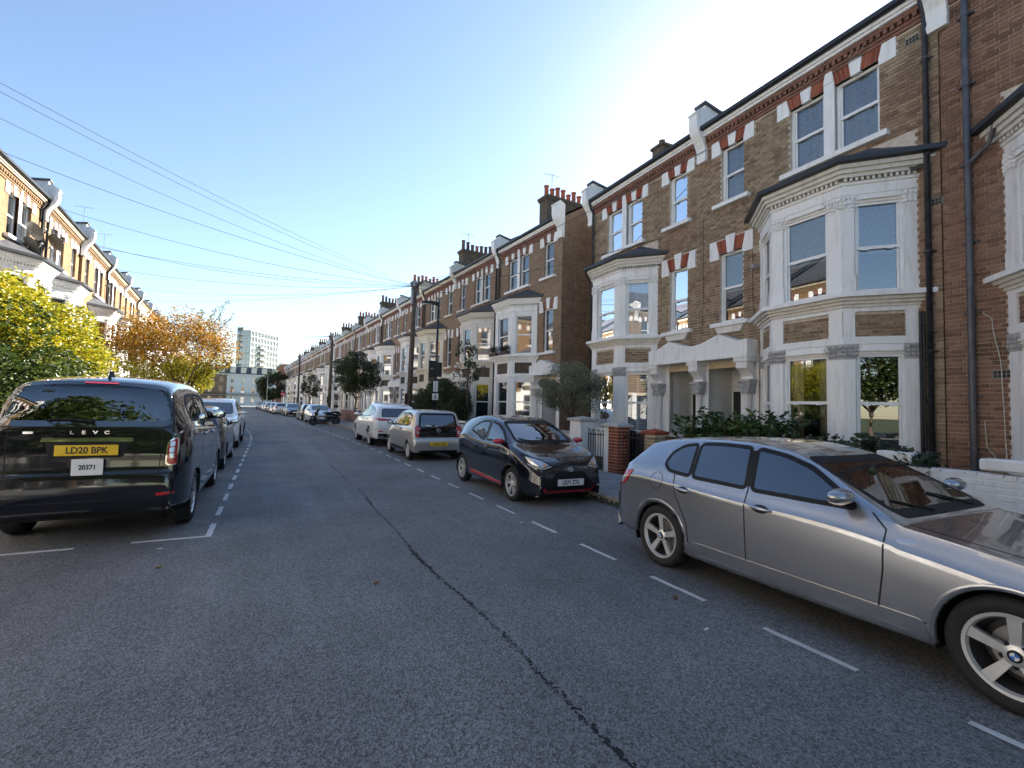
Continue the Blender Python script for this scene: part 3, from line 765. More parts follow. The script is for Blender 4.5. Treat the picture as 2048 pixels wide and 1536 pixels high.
    if porch:
        m = MB(tf); m.box(-.0, 1.72, -.44, .02, 2.98, 3.06); m.box(.0, 1.70, -.40, .02, 3.06, 3.24)
        m.prism([(.0, 3.24), (1.70, 3.24), (1.70, 3.42), (1.42, 3.40), (.86, 3.62), (.3, 3.44), (.0, 3.40)], 1, -.40, .02)
        ho = m.obj('porch_hood', whitem, root)
        for u in (1.52, 0.0):
            if u == 0.0 and mirror: continue
            w = .15
            m = MB(tf); m.prism([(.02, 2.98), (-.38, 2.98), (-.38, 2.72), (-.30, 2.66), (-.16, 2.52), (-.16, 2.44), (.02, 2.44)], 0, u-w, u+w); m.box(u-w-.04, u+w+.04, -.42, .02, 2.88, 2.98)
            m.obj('bracket', whitem, ho)
            m = MB(tf); m.lathe([(.085, .1), (.085, .2), (.075, .22), (.075, 2.08), (.09, 2.1), (.075, 2.12)], 16, 'z', (u, -.14, 0)); m.obj('column', whitem, ho, angle=40)
            m = MB(tf); m.box(u-.17, u+.17, -.32, .02, 2.38, 2.44); m.prism([(u-.1, 2.1), (u+.1, 2.1), (u+.15, 2.38), (u-.15, 2.38)], 1, -.27, .02)
            if lod > 1:
                rnd = random.Random(int(u*10)+3)
                for k in range(60):
                    t = rnd.random(); r = .02+.018*rnd.random(); s = .1+.05*t
                    q = rnd.choice(((u-s+2*s*rnd.random(), -.27), (u-s, -.27+.25*rnd.random()), (u+s, -.27+.25*rnd.random())))
                    m.ball((q[0], q[1], 2.12+.25*t), r, r, r*1.2, 7, 5)
            m.obj('capital', 'stone_grey', ho)
    # chimney
    if chimney == 'stub':
        m = MB(tf); m.box(W_H-.3, W_H+.3, 3.2, 4.1, 10.6, 12.55); m.box(W_H-.36, W_H+.36, 3.14, 4.16, 12.55, 12.66); ch = m.obj('chimney', 'soot_brick', root)
        m = MB(tf); m.lathe([(.14, 12.64), (.12, 12.9), (.14, 12.92)], 10, 'z', (W_H, 3.45, 0)); m.obj('chimney_pot', 'pot_dark', ch)
    elif chimney:
        m = MB(tf); x0, x1 = W_H-.37, W_H+.37
        m.box(x0, x1, 2.6, 5.2, 10.4, 12.75); m.box(x0-.05, x1+.05, 2.54, 5.26, 12.75, 12.85); m.box(x0-.09, x1+.09, 2.5, 5.3, 12.85, 12.97)
        ch = m.obj('chimney', 'soot_brick', root)
        rnd = random.Random(chimney[0]*7+1)
        for i in range(7):
            mm = ['terracotta', 'terracotta', 'pot_dark'][rnd.randrange(3)] if chimney[0] == 0 else ('pot_dark' if rnd.random() < .8 else 'terracotta')
            m = MB(tf); h = .5+.3*rnd.random(); yy = 2.78+i*.37
            m.lathe([(.15, 12.95), (.13, 13.0), (.115, 12.95+h*.9), (.15, 12.95+h*.92), (.15, 12.95+h), (.1, 12.95+h), (.1, 12.95+h-.1)], 10, 'z', (W_H, yy, 0)); m.obj('chimney_pot', mm, ch, angle=40)
    # rainwater pipe at the party line
    if lod and pipe:
        u = 5.14
        m = MB(tf); m.tube([(u, -.27, 9.42), (u, -.2, 9.2), (u, -.085, 9.0), (u, -.085, .15)], .045, 10)
        for zz in (1.0, 2.8, 4.6, 6.4, 8.2): m.lathe([(.045, zz-.03), (.056, zz-.03), (.056, zz+.03), (.045, zz+.03)], 10, 'z', (u, -.085, 0)); m.box(u-.09, u+.09, -.06, .0, zz-.012, zz+.012); m.obj('drainpipe', 'pipe', root, smooth=True)
    return root
def place(root, x, y, side, rot, label, group, cat='house'):
    """side +1: right terrace, u runs towards the camera; -1: left"""
    root.location = (x, y, 0); root.rotation_euler = (0, 0, (-math.pi/2 if side > 0 else math.pi/2)+rot)
    tag(root, label, cat, group)
# ---------------------------------------------------------------- build and place the houses
ORD = ['first', 'second', 'third', 'fourth', 'fifth', 'sixth', 'seventh', 'eighth', 'ninth', 'tenth', 'eleventh', 'twelfth', 'thirteenth', 'fourteenth', 'fifteenth', 'sixteenth', 'seventeenth', 'eighteenth', 'nineteenth', 'twentieth', 'twenty-first', 'twenty-second']
def fx(y): return 10.5+.02*(y-4)
BK = []
def build_houses():
    dist = lambda yo, mir: (lambda u, z: ((yo-((W_H-u) if mir else u))-0)**2+110+(z-2.5)**2*.35+(1e6 if (yo-((W_H-u) if mir else u)) < 2.25 or z > 8.9 else 0))
    A = make_house(False, 2, ('brick', 300, dist(9.2, False)), near_end=False, chimney=None, door='door_dark', fills={'bay': ('drapes', 'roller'), 'f1': 'roller', 'f2': ('net', 'net', 'net')})
    place(A, fx(9.2), 9.2, 1, -.02, 'brick house with white double-height bay and lace curtains behind the silver hatchback', 'terraced houses on the right side')
    B = make_house(True, 2, ('brick', 300, dist(14.5, True)), chimney='stub', fills={'bay': ('shutter', 'net'), 'f1': 'net', 'f2': ('net', 'drapes', 'drapes')})
    place(B, fx(14.5), 14.5, 1, -.02, 'brown brick house with white bay and louvred shutters, left half of the shared porch', 'terraced houses on the right side')
    global W_H
    W_H = 5.75
    Z = make_house(True, 2, ('brick_z', 200, dist(3.88, True)), chimney=None, pipe=False, fills={'bay': (None, None), 'f1': None, 'f2': (None, None, None)})
    place(Z, fx(3.88), 3.88, 1, -.02, 'reddish brick house cut off by the picture edge, only its white bay side showing', 'terraced houses on the right side')
    W_H = 5.3
    for i in range(4):
        h = make_house(i % 2 == 1, 0, glass='glass_far', chimney=None) if i < 2 else copy_tree(BK[i-2])
        if i < 2: BK.append(h); index_kids()
        place(h, fx(-1.87-W_H*i), -1.87-W_H*i, 1, -.02, ORD[i]+' brick terraced house on the right behind the camera', 'terraced houses on the right side')
    def fac_x(y): return 10.38-.064*(y-16.5)
    P = {}
    for i in range(21):
        yo = 16.1+W_H*(i+1)*math.cos(.064); mir = (i % 2 == 0)
        lod = 1 if i < 7 else 0
        wv = ('white', 'white', 'white_old', 'white', 'white_cream')[(i*7) % 5]; key = (mir, lod, i == 0, wv)
        if key not in P:
            h = make_house(mir, lod, glass='glass_far', near_end=(i == 0), whitem=wv, chimney=(i % 4 and 1, 1) if mir else None, door=('door_blue' if i == 1 else 'door_dark'))
            P[key] = h; index_kids()
        else: h = copy_tree(P[key])
        lab = {0: 'brick end house with exposed side gable and olive tree in front', 1: 'second brick house beyond the gap, pale blue door panel beside its shuttered bay'}.get(i, ORD[i]+' brick terraced house beyond the gap on the right, white two-storey bay')
        place(h, fac_x(yo), yo, 1, .064, lab, 'terraced houses on the right side')
    # left, sunlit (the row goes on behind the camera)
    for i in range(-6, 22):
        y0 = 9.3+W_H*i
        x = -8.35 if y0 < 27 else -8.35-.065*(y0-27); mir = (i % 2 == 1); lod = 1 if 1 < i < 8 else 0
        white = (i == 7)
        key = ('L', mir, lod, white)
        if key not in P:
            h = make_house(mir, lod, sunny=True, glass='glass_far', wallmat='white_render' if white else None, chimney=None, porch=lod > 0)
            P[key] = h; index_kids()
        else: h = copy_tree(P[key])
        lab = 'white painted terraced house in the sunlit left row' if white else (ORD[i]+' yellow brick terraced house of the sunlit left row, counted from the taxi' if i >= 0 else ORD[-i-1]+' yellow brick terraced house on the left behind the camera')
        place(h, x, y0, -1, .012 if y0 < 24 else .065, lab, 'terraced houses on the left side')
stained('white_cream', (.72, .66, .52), (.3, .25, .18))
brick_geo('brick_z', [(0, (.15, .088, .062)), (.4, (.24, .14, .098)), (.8, (.31, .19, .135)), (1, (.18, .11, .08))], REDB)
build_houses()
# ---------------------------------------------------------------- things fixed to the near houses
def wall_pt(y, z, off): return (fx(y)-off, y, z)
def near_details():
    A = [o for o in bpy.data.objects if o.name == 'terraced_house'][0]
    Zh = [o for o in bpy.data.objects if o.name == 'terraced_house.002'][0]
    L = lambda u, y, z: (u, y, z)
    # second downpipe and service pipes on the reddish house, black ducts on A
    m = MB(); u = .38
    m.tube([(u, -.09, 9.6), (u, -.09, 6.05), (u, -.09, .1)], .048, 12)
    for zz in (8.6, 7.35, 5.95, 4.6, 3.4, 2.0): m.lathe([(.048, zz-.04), (.06, zz-.04), (.06, zz+.04), (.048, zz+.04)], 12, 'z', (u, -.09, 0)); m.box(u-.11, u+.11, -.06, .0, zz-.012, zz+.012)
    m.tube([(u, -.09, 5.95), (u+.28, -.13, 6.14), (u+.36, -.2, 6.3), (u+.38, -.2, 6.42)], .035, 8)
    m.obj('drainpipe', 'pipe', Zh, smooth=False, angle=40)
    m = MB(); m.tube([(5.14, -.085, 6.2), (4.97, -.12, 6.2), (4.86, -.16, 6.24), (4.84, -.2, 6.45)], .035, 8); m.obj('waste_pipe', 'gutter', A, angle=40)
    m = MB()
    for du in (-.16, -.11): m.tube([(5.14+du, -.04, 3.55), (5.14+du, -.04, .6)], .022, 6)
    m.obj('cable_duct', 'gutter', A, angle=40)
    def cable(root, pts, mat, r=.008, name='cable'):
        m = MB(); P = []
        for i in range(len(pts)-1):
            for k in range(6):
                t = k/6; P.append(tuple(pts[i][q]+(pts[i+1][q]-pts[i][q])*(t*t*(3-2*t) if q != 2 else t) for q in range(3)))
        P.append(pts[-1]); m.tube(P, r, 5); m.obj(name, mat, root, smooth=True)
    cable(Zh, [(.5, -.02, 3.4), (.62, -.03, 3.25), (.72, -.03, 2.4), (.74, -.03, 1.5), (.76, -.03, .8), (.62, -.03, .2)], 'cable_white')
    cable(Zh, [(.5, -.02, 1.6), (.52, -.03, 1.2), (.64, -.03, .95)], 'cable_white')
    cable(A, [(4.95, -.02, 3.4), (5.12, -.03, 2.9), (4.97, -.03, 2.3), (5.1, -.03, 1.7), (5.0, -.03, 1.0)], 'wire', .006)
    cable(A, [(1.56, -.02, 6.5), (1.56, -.02, 4.5), (1.6, -.02, 4.15), (1.78, -.02, 3.7), (1.78, -.02, 2.4)], 'wire', .006)
    cable(A, [(0.02, -.02, 7.0), (.03, -.02, 5.0), (.0, -.02, 3.75)], 'wire', .006)
    cable(A, [(1.26, -.02, 7.05), (1.5, -.02, 6.6), (1.56, -.02, 6.45)], 'wire', .006)
    # air bricks
    for root, u, z, mt in ((A, 4.92, 8.74, 'seam'), (A, 5.22, 5.5, 'trim'), (A, 1.68, 5.68, 'cream'), (Zh, .72, 2.35, 'trim')):
        m = MB(); m.box(u-.12, u+.12, -.012, .02, z-.07, z+.07); ab = m.obj('air_brick', 'cream' if mt == 'cream' else 'kerb', root)
        m = MB()
        for i in range(4):
            for j in range(2): m.box(u-.1+i*.052, u-.1+i*.052+.036, -.016, .0, z-.055+j*.06, z-.055+j*.06+.045)
        m.obj('grille', 'seam' if mt != 'cream' else 'kerb', ab)
    m = MB(); m.tube([(1.7, 0, 5.25), (1.7, -.16, 5.22)], .035, 8); m.lathe([(.05, -.2), (.05, -.08)], 10, 'y', (1.68, 0, 5.22)); m.obj('overflow_spout', 'grey_metal', A)
    # house number tablet and door intercom
    m = MB(); m.box(-.08, .08, .86, .89, 1.35, 1.6); 
    m = MB(); m.box(1.24, 1.36, -.006, -.001, 1.35, 1.55); m.obj('intercom', 'trim', A)
near_details()
# ---------------------------------------------------------------- garden walls, piers, gates on the right
def build_fronts():
    GX = 7.4
    # white low wall with raised blocks in front of the nearest house
    root = empty('garden_wall', (GX, -1.2, 0), 0, 'white painted low brick wall with raised end blocks beside the silver hatchback', 'garden wall')
    m = MB(); m.box(0, .22, 0, 5.0, .05, .96); base = m.obj('wall_core', 'white', root)
    rnd = random.Random(2); me = [MB().cbox(-.005, .235, -.108, .108, -.032, .032, .006).mesh('brick', 'white'), MB().cbox(-.005, .235, -.05, .05, -.032, .032, .006).mesh('brick', 'white')]
    for (a, b, z0, z1, wh) in lay_bricks(0, 5.0, .1, 1.03, [], rnd):
        if wh: mobj('brick', me[0] if b-a > .15 else me[1], root, (rnd.gauss(0, .002), (a+b)/2, (z0+z1)/2))
    for y in (.45, 1.45, 2.55, 3.45, 4.5):
        m = MB(); m.cbox(-.01, .24, y-.2, y+.2, 1.03, 1.16, .015); m.obj('coping_block', 'white', root)
    # railing section with brick piers by the gate of the nearest pair
    def pier(y, mat, cap, h, label, w=.36, render=None):
        r = empty('gate_pier', (GX+.18, y, .08), 0, label, 'gate pier', 'gate piers on the right pavement')
        if mat == 'bricks':
            m = MB(); m.box(-w/2+.01, w/2-.01, -w/2+.01, w/2-.01, 0, h); core = m.obj('pier_core', 'mortar', r)
            k = 0; z = .0; ln = w-.1-.012
            ms = MB().cbox(-ln/2, ln/2, -.05, .05, -.0317, .0317, .004).mesh('brick', 'brick_red' if cap == 'stone_grey' else 'brick')
            while z+.07 < h:
                for q in range(4):
                    cx, cy = (-w/2+ln/2)*(1 if k % 2 else -1), -w/2+.05; a = q*math.pi/2
                    o = mobj('brick', ms, r, (cx*math.cos(a)-cy*math.sin(a), cx*math.sin(a)+cy*math.cos(a), z+.035)); o.rotation_euler = (0, 0, a)
                z += .075; k += 1
        else:
            m = MB(); m.cbox(-w/2, w/2, -w/2, w/2, 0, h, .012); m.obj('pier_shaft', mat, r)
        m = MB(); m.cbox(-w/2-.06, w/2+.06, -w/2-.06, w/2+.06, h, h+.07, .012); m.add([(-w/2-.03, -w/2-.03, h+.07), (w/2+.03, -w/2-.03, h+.07), (w/2+.03, w/2+.03, h+.07), (-w/2-.03, w/2+.03, h+.07), (0, 0, h+.13)], [(0, 1, 4), (1, 2, 4), (2, 3, 4), (3, 0, 4)])
        m.obj('pier_cap', cap, r); return r
    pier(9.05, 'bricks', 'stone_grey', 1.12, 'red brick gate pier with flat stone cap in front of the porch')
    pier(9.42, 'white', 'stone_grey', 1.12, 'slim white rendered pier backing the red brick gate pier', .2)
    pier(10.55, 'white', 'stone_grey', 1.22, 'broad white rendered gate pier with stone cap by the black hatchback', .5)
    pier(7.85, 'bricks', 'brick_red', 1.02, 'short brown brick pier at the end of the railings', .32)
    # iron railings
    def railing(y0, y1, label, gate=False, x=GX+.18):
        r = empty('iron_gate' if gate else 'iron_railing', (x, y0, .1), 0, label, 'gate' if gate else 'railing')
        ln = y1-y0
        for z in (.1, .86): MB().box(-.012, .012, 0, ln, z, z+.03).obj('rail', 'iron', r)
        n = int(ln/.1)
        bar = MB().tube([(0, 0, 0), (0, 0, .9), (0, 0, 1.0)], [.009, .009, .001], 6).mesh('bar', 'iron')
        for i in range(n+1): mobj('bar', bar, r, (0, i*ln/n, .02))
        for i in range(0, n, 2):
            m = MB(); c = (i+1)*ln/n
            for s in (-1, 1): m.tube([(0, c+s*(.05*math.cos(a)*(1-a/9)), .97+.05*math.sin(a)*(1-a/9)) for a in [k*.5 for k in range(13)]], .006, 5)
            m.obj('scroll', 'iron', r)
        return r
    railing(8.02, 8.88, 'black iron railings with scrolled tops between brick piers')
    railing(9.55, 10.28, 'black wrought iron gate with scrolls beside the white pier', True)
    # coping wall behind the railings, hedge bed wall
    r = empty('garden_wall', (GX+.1, 5.1, .05), 0, 'dark brick garden wall with ivy behind the silver hatchback', 'garden wall')
    m = MB(); m.box(0, .2, 0, 2.6, 0, .8); m.obj('wall_core', 'soot_brick', r); MB().cbox(-.04, .24, 0, 2.6, .8, .86, .01).obj('coping', 'stone_grey', r)
    r = empty('garden_wall', (GX+1.3, 8.0, .05), 0, 'low wall with grey coping in front of the shuttered bay', 'garden wall')
    m = MB(); m.box(0, .2, 0, 2.6, 0, .95); m.obj('wall_core', 'soot_brick', r); MB().cbox(-.05, .25, 0, 2.6, .95, 1.02, .01).obj('coping', 'stone_grey', r)
    # white rendered wall in front of the gable house, with planter for the olive
    r = empty('garden_wall', (GX, 10.85, .08), 0, 'white rendered garden wall under the olive tree', 'garden wall')
    m = MB(); m.box(0.02, .2, 0, 6.2, 0, .84); m.obj('wall_core', 'white', r); MB().cbox(-.03, .25, 0, 6.2, .84, .91, .01).obj('coping', 'stone_grey', r)
    m = MB()
    for yy in (2.2, 4.6): m.box(-.04, .26, yy, yy+.3, 0, 1.05); m.box(-.08, .3, yy-.04, yy+.34, 1.05, 1.1)
    m.obj('pillar', 'white', r)
    # pierced block screen wall further along
    r = empty('garden_wall', (GX+.05+bend(19), 17.6, .08), R_(1.5), 'white pierced concrete block screen wall behind the small silver hatchback', 'garden wall')
    m = MB(); m.box(0.0, .16, 0, 3.6, 0, .5); m.box(0, .16, 0, 3.6, .82, .9); m.obj('wall_core', 'white', r)
    m = MB()
    for i in range(18):
        for k in range(10): 
            a0, a1 = k*.628, (k+1)*.628
            m.add([(x, .1+i*.2+rr*math.cos(a), .66+rr*math.sin(a)) for x in (.03, .13) for a in (a0, a1) for rr in (.07, .1)], [(0, 1, 3, 2), (4, 5, 7, 6), (0, 2, 6, 4), (1, 3, 7, 5)])
    m.obj('pierced_block', 'white', r)
    for i, yy in enumerate((21.4, 22.3)):
        q = empty('gate_pier', (GX+.2+bend(yy), yy, .08), 0, ('nearer' if i == 0 else 'farther')+' of two white rendered piers with dark caps near the lamp post', 'gate pier', 'white piers')
        MB().cbox(-.18, .18, -.18, .18, 0, 1.1, .01).obj('pier_shaft', 'white', q); MB().cbox(-.24, .24, -.24, .24, 1.1, 1.18, .01).obj('pier_cap', 'slate', q)
    # brick walls further along the pavement
    for i, (y0, y1, mt) in enumerate(((26, 31, 'wall_redfar'), (32, 36.5, 'white'), (37.5, 44, 'wall_redfar'), (46, 58, 'white'))):
        r = empty('garden_wall', (GX+bend((y0+y1)/2)+.1, y0, .08), 0, ['red brick garden wall beside the white car', 'white garden wall behind the parked scooter', 'red brick garden wall beyond the street tree', 'pale garden wall far along the right pavement'][i], 'garden wall')
        rot = math.atan(.064); r.rotation_euler = (0, 0, rot)
        MB().box(0, .2, 0, y1-y0, 0, .95).obj('wall_core', mt, r); MB().box(-.03, .23, 0, y1-y0, .95, 1.02).obj('coping', 'stone_grey', r)
    # left side front walls
    for i, (y0, y1) in enumerate(((10, 22), (24, 40), (42, 70))):
        r = empty('garden_wall', (-5.8+bend(y0), y0, .08), math.atan(.064) if y0 > 20 else 0, ['low brick wall on the left pavement nearest the taxi', 'low brick wall on the left pavement by the orange tree', 'low brick wall far along the left pavement'][i], 'garden wall')
        MB().box(-.2, 0, 0, y1-y0, 0, .8).obj('wall_core', 'wall_sunny_side', r); MB().box(-.24, .04, 0, y1-y0, .8, .86).obj('coping', 'stone_grey', r)
build_fronts()
# ---------------------------------------------------------------- the end of the street
def build_end():
    Y = 186.0
    specs = [(-52, -32, 'white_render'), (-32, -13, 'wall_stock'), (-13, 6, 'white_render'), (6, 26, 'white_render')]
    for i, (x0, x1, mt) in enumerate(specs):
        lab = ['white stucco terrace at the far left end of the street', 'brown brick terrace with white window surrounds closing the street', 'white stucco terrace closing the end of the street', 'white stucco terrace at the far right end behind the street tree'][i]
        r = empty('end_terrace', (x0, Y, 0), 0, lab, 'house', 'houses across the end of the street')
        W = x1-x0; m = MB(); holes = []; n = int(W/3.1)
        for k in range(n):
            c = (k+.5)*W/n
            holes += [(c-.55, c+.55, .9 if k % 3 else .1, 2.9), (c-.55, c+.55, 4.2, 6.4), (c-.5, c+.5, 7.6, 9.4)]
        holes_grid(m, 0, W, 0, 10.6, holes, 0, .2); m.quad((0, 9, 0), (W, 9, 0), (W, 9, 10.6), (0, 9, 10.6)); m.quad((0, 0, 0), (0, 9, 0), (0, 9, 10.6), (0, 0, 10.6)); m.quad((W, 0, 0), (W, 9, 0), (W, 9, 10.6), (W, 0, 10.6))
        m.obj('wall', mt, r, fix=False)
        for h in holes:
            w = MB(); w.box(h[0], h[0]+.08, .1, .18, h[2], h[3]); w.box(h[1]-.08, h[1], .1, .18, h[2], h[3]); w.box(h[0], h[1], .1, .18, h[3]-.08, h[3]); w.box(h[0], h[1], .1, .18, (h[2]+h[3])/2-.04, (h[2]+h[3])/2+.04)
            w = w.obj('window', 'upvc', r); MB().quad((h[0], .15, h[2]), (h[1], .15, h[2]), (h[1], .15, h[3]), (h[0], .15, h[3])).obj('pane', 'glass_far', w, fix=False)
        m = MB(); m.box(-.1, W+.1, -.35, .05, 10.2, 10.6); m.box(0, W, -.15, .05, 3.3, 3.5); m.obj('cornice', 'white_render', r)
        m = MB(); m.box(0, W, -.9, .02, 3.55, 3.62)
        for k in range(int(W/.25)): m.box(k*.25, k*.25+.04, -.9, -.86, 3.62, 4.4)
        m.obj('balcony', 'post_black', r)
        m = MB(); m.add([(0, -.1, 10.6), (W, -.1, 10.6), (W, 1.2, 13.2), (0, 1.2, 13.2), (0, 9, 13.2), (W, 9, 13.2), (0, 9, 10.6), (W, 9, 10.6)], [(0, 1, 2, 3), (3, 2, 5, 4), (4, 5, 7, 6), (0, 3, 4, 6), (1, 7, 5, 2)]); rf = m.obj('roof', 'slate', r, fix=False)
        for k in range(0, n):
            c = (k+.5)*W/n; m = MB(); m.box(c-.8, c+.8, .1, 2, 11.0, 12.9); d = m.obj('dormer', 'white_render', rf); MB().quad((c-.5, .09, 11.2), (c+.5, .09, 11.2), (c+.5, .09, 12.6), (c-.5, .09, 12.6)).obj('pane', 'glass_far', d, fix=False)
        m = MB(); m.box(W-.8, W+.4, 2, 4.5, 12.5, 14.6); m.obj('chimney', 'soot_brick', r)
    # taller corner house where the right-hand terrace ends
    r = empty('corner_house', (2.4, 131, 0), R_(-90)+.064, 'red brick corner building with white parapet at the far end of the right terrace', 'building')
    m = MB(); holes = [(a, a+1, z, z+1.9) for a in (-12.6, -10.2, -7.8, -5.4, -3) for z in (1.0, 4.3, 7.5)]
    holes_grid(m, -14, 0, 0, 11, holes, 0, .15); m.quad((0, 0, 0), (0, 9, 0), (0, 9, 11), (0, 0, 11)); m.quad((-14, 0, 0), (-14, 9, 0), (-14, 9, 11), (-14, 0, 11)); m.quad((-14, 0, 11), (0, 0, 11), (0, 9, 11), (-14, 9, 11)); m.obj('wall', 'wall_redfar', r, fix=False)
    for h in holes: MB().box(h[0], h[1], .1, .16, h[2], h[3]).obj('window', 'glass_far', r)
    MB().box(-14.2, .2, -.3, .1, 10.7, 11.2).obj('parapet', 'white_render', r)
    # tower block
    r = empty('tower_block', (-10.2, 285, 0), R_(56.6), 'pale high-rise block of flats with balconies above the far roofs', 'tower block')
    W, D, H = 24, 4.6, 39.0
    MB().box(0, W, 0, D, 0, H).obj('core', 'tower_white', r); MB().box(.3, W-2, D, 8.0, 0, H+1.4).obj('grey_wing', 'tower_grey', r)
    pm = MB().box(-.62, .62, -.02, .1, -.95, .95).mesh('window', 'glass_far')
    for fl in range(12):
        z = 3.0+fl*3.1
        for k in range(9): mobj('window', pm, r, (1.35+k*2.66, -.03, z+.3))
        MB().box(0, W, -.2, .0, z+1.55, z+1.85).obj('floor_band', 'tower_white', r)
        for y in (1.1, 3.2, 5.4, 7.2):
            o = mobj('window', pm, r, (-.03 if y < 4.6 else .27, y, z+.3)); o.rotation_euler = (0, 0, -math.pi/2)
        if 2 <= fl <= 9:
            b = MB().box(6.6, 12.6, -1.5, 0, z-.95, z-.8).obj('balcony', 'tower_white', r)
            m = MB(); m.box(6.6, 12.6, -1.5, -1.45, z-.8, z+.25); m.box(6.6, 6.65, -1.5, 0, z-.8, z+.25); m.box(12.55, 12.6, -1.5, 0, z-.8, z+.25); m.obj('balustrade', 'lead', b)
    for k in range(10): MB().box(k*2.66-.13 if k else 0, k*2.66+.17, -.24, 0, 0, H).obj('pier', 'tower_white', r)
build_end()
# ---------------------------------------------------------------- vehicles
def lerp(a, b, t): return a+(b-a)*t
def pl(tab, x):
    """smooth table lookup; tab sorted by falling or rising x"""
    t = sorted(tab)
    if x <= t[0][0]: return t[0][1]
    if x >= t[-1][0]: return t[-1][1]
    for i in range(len(t)-1):
        if t[i][0] <= x <= t[i+1][0]:
            h = t[i+1][0]-t[i][0]; s = (x-t[i][0])/h
            d = (t[i+1][1]-t[i][1])/h
            d0 = d if i == 0 else (t[i+1][1]-t[i-1][1])/(t[i+1][0]-t[i-1][0])
            d1 = d if i+2 >= len(t) else (t[i+2][1]-t[i][1])/(t[i+2][0]-t[i][0])
            a, b = t[i][1], t[i+1][1]
            return a*(2*s**3-3*s*s+1)+b*(3*s*s-2*s**3)+h*d0*(s**3-2*s*s+s)+h*d1*(s**3-s*s)
def catmull(P, sub):
    """centripetal-ish spline through 2D points; sub: points per segment (int or list)"""
    out = []; n = len(P)
    for i in range(n-1):
        k = sub if isinstance(sub, int) else sub[i]
        p0 = Vector(P[max(0, i-1)]); p1 = Vector(P[i]); p2 = Vector(P[i+1]); p3 = Vector(P[min(n-1, i+2)])
        l = (p2-p1).length+1e-9
        m1 = (p2-p0); m1 = m1*(l/((p2-p1).length+(p1-p0).length+1e-9)) if i > 0 else (p2-p1)
        m2 = (p3-p1); m2 = m2*(l/((p3-p2).length+(p2-p1).length+1e-9)) if i < n-2 else (p2-p1)
        for j in range(k):
            s = j/k; h = (2*s**3-3*s*s+1, s**3-2*s*s+s, 3*s*s-2*s**3, s**3-s*s)
            out.append(p1*h[0]+m1*h[1]+p2*h[2]+m2*h[3])
    out.append(Vector(P[-1])); return out
def inside(poly, x, y):
    c = False; n = len(poly)
    for i in range(n):
        x0, y0 = poly[i]; x1, y1 = poly[(i+1) % n]
        if (y0 > y) != (y1 > y) and x < (x1-x0)*(y-y0)/(y1-y0)+x0: c = not c
    return c
def rounded(poly, r=.04, k=4):
    out = []; n = len(poly)
    for i in range(n):
        p = Vector(poly[i]); a = Vector(poly[i-1])-p; b = Vector(poly[(i+1) % n])-p
        ra = min(r, a.length*.45); rb = min(r, b.length*.45)
        A = p+a.normalized()*ra; B = p+b.normalized()*rb
        for j in range(k+1):
            t = j/k; q = A*(1-t)**2+p*2*t*(1-t)+B*t*t; out.append((q.x, q.y))
    return out
def dense(poly, step):
    out = []; n = len(poly)
    for i in range(n):
        a = Vector(poly[i]); b = Vector(poly[(i+1) % n]); k = max(1, int((b-a).length/step))
        for j in range(k): q = a+(b-a)*(j/k); out.append((q.x, q.y))
    return out
def outset(poly, d):
    n = len(poly); area = sum(poly[i][0]*poly[(i+1) % n][1]-poly[(i+1) % n][0]*poly[i][1] for i in range(n)); sg = 1 if area > 0 else -1
    out = []
    for i in range(n):
        a = Vector(poly[i])-Vector(poly[i-1]); b = Vector(poly[(i+1) % n])-Vector(poly[i])
        if a.length < 1e-9: a = b
        if b.length < 1e-9: b = a
        t = (a.normalized()+b.normalized()); t = t.normalized() if t.length > 1e-6 else a.normalized()
        out.append((poly[i][0]+sg*t.y*d, poly[i][1]-sg*t.x*d))
    return out
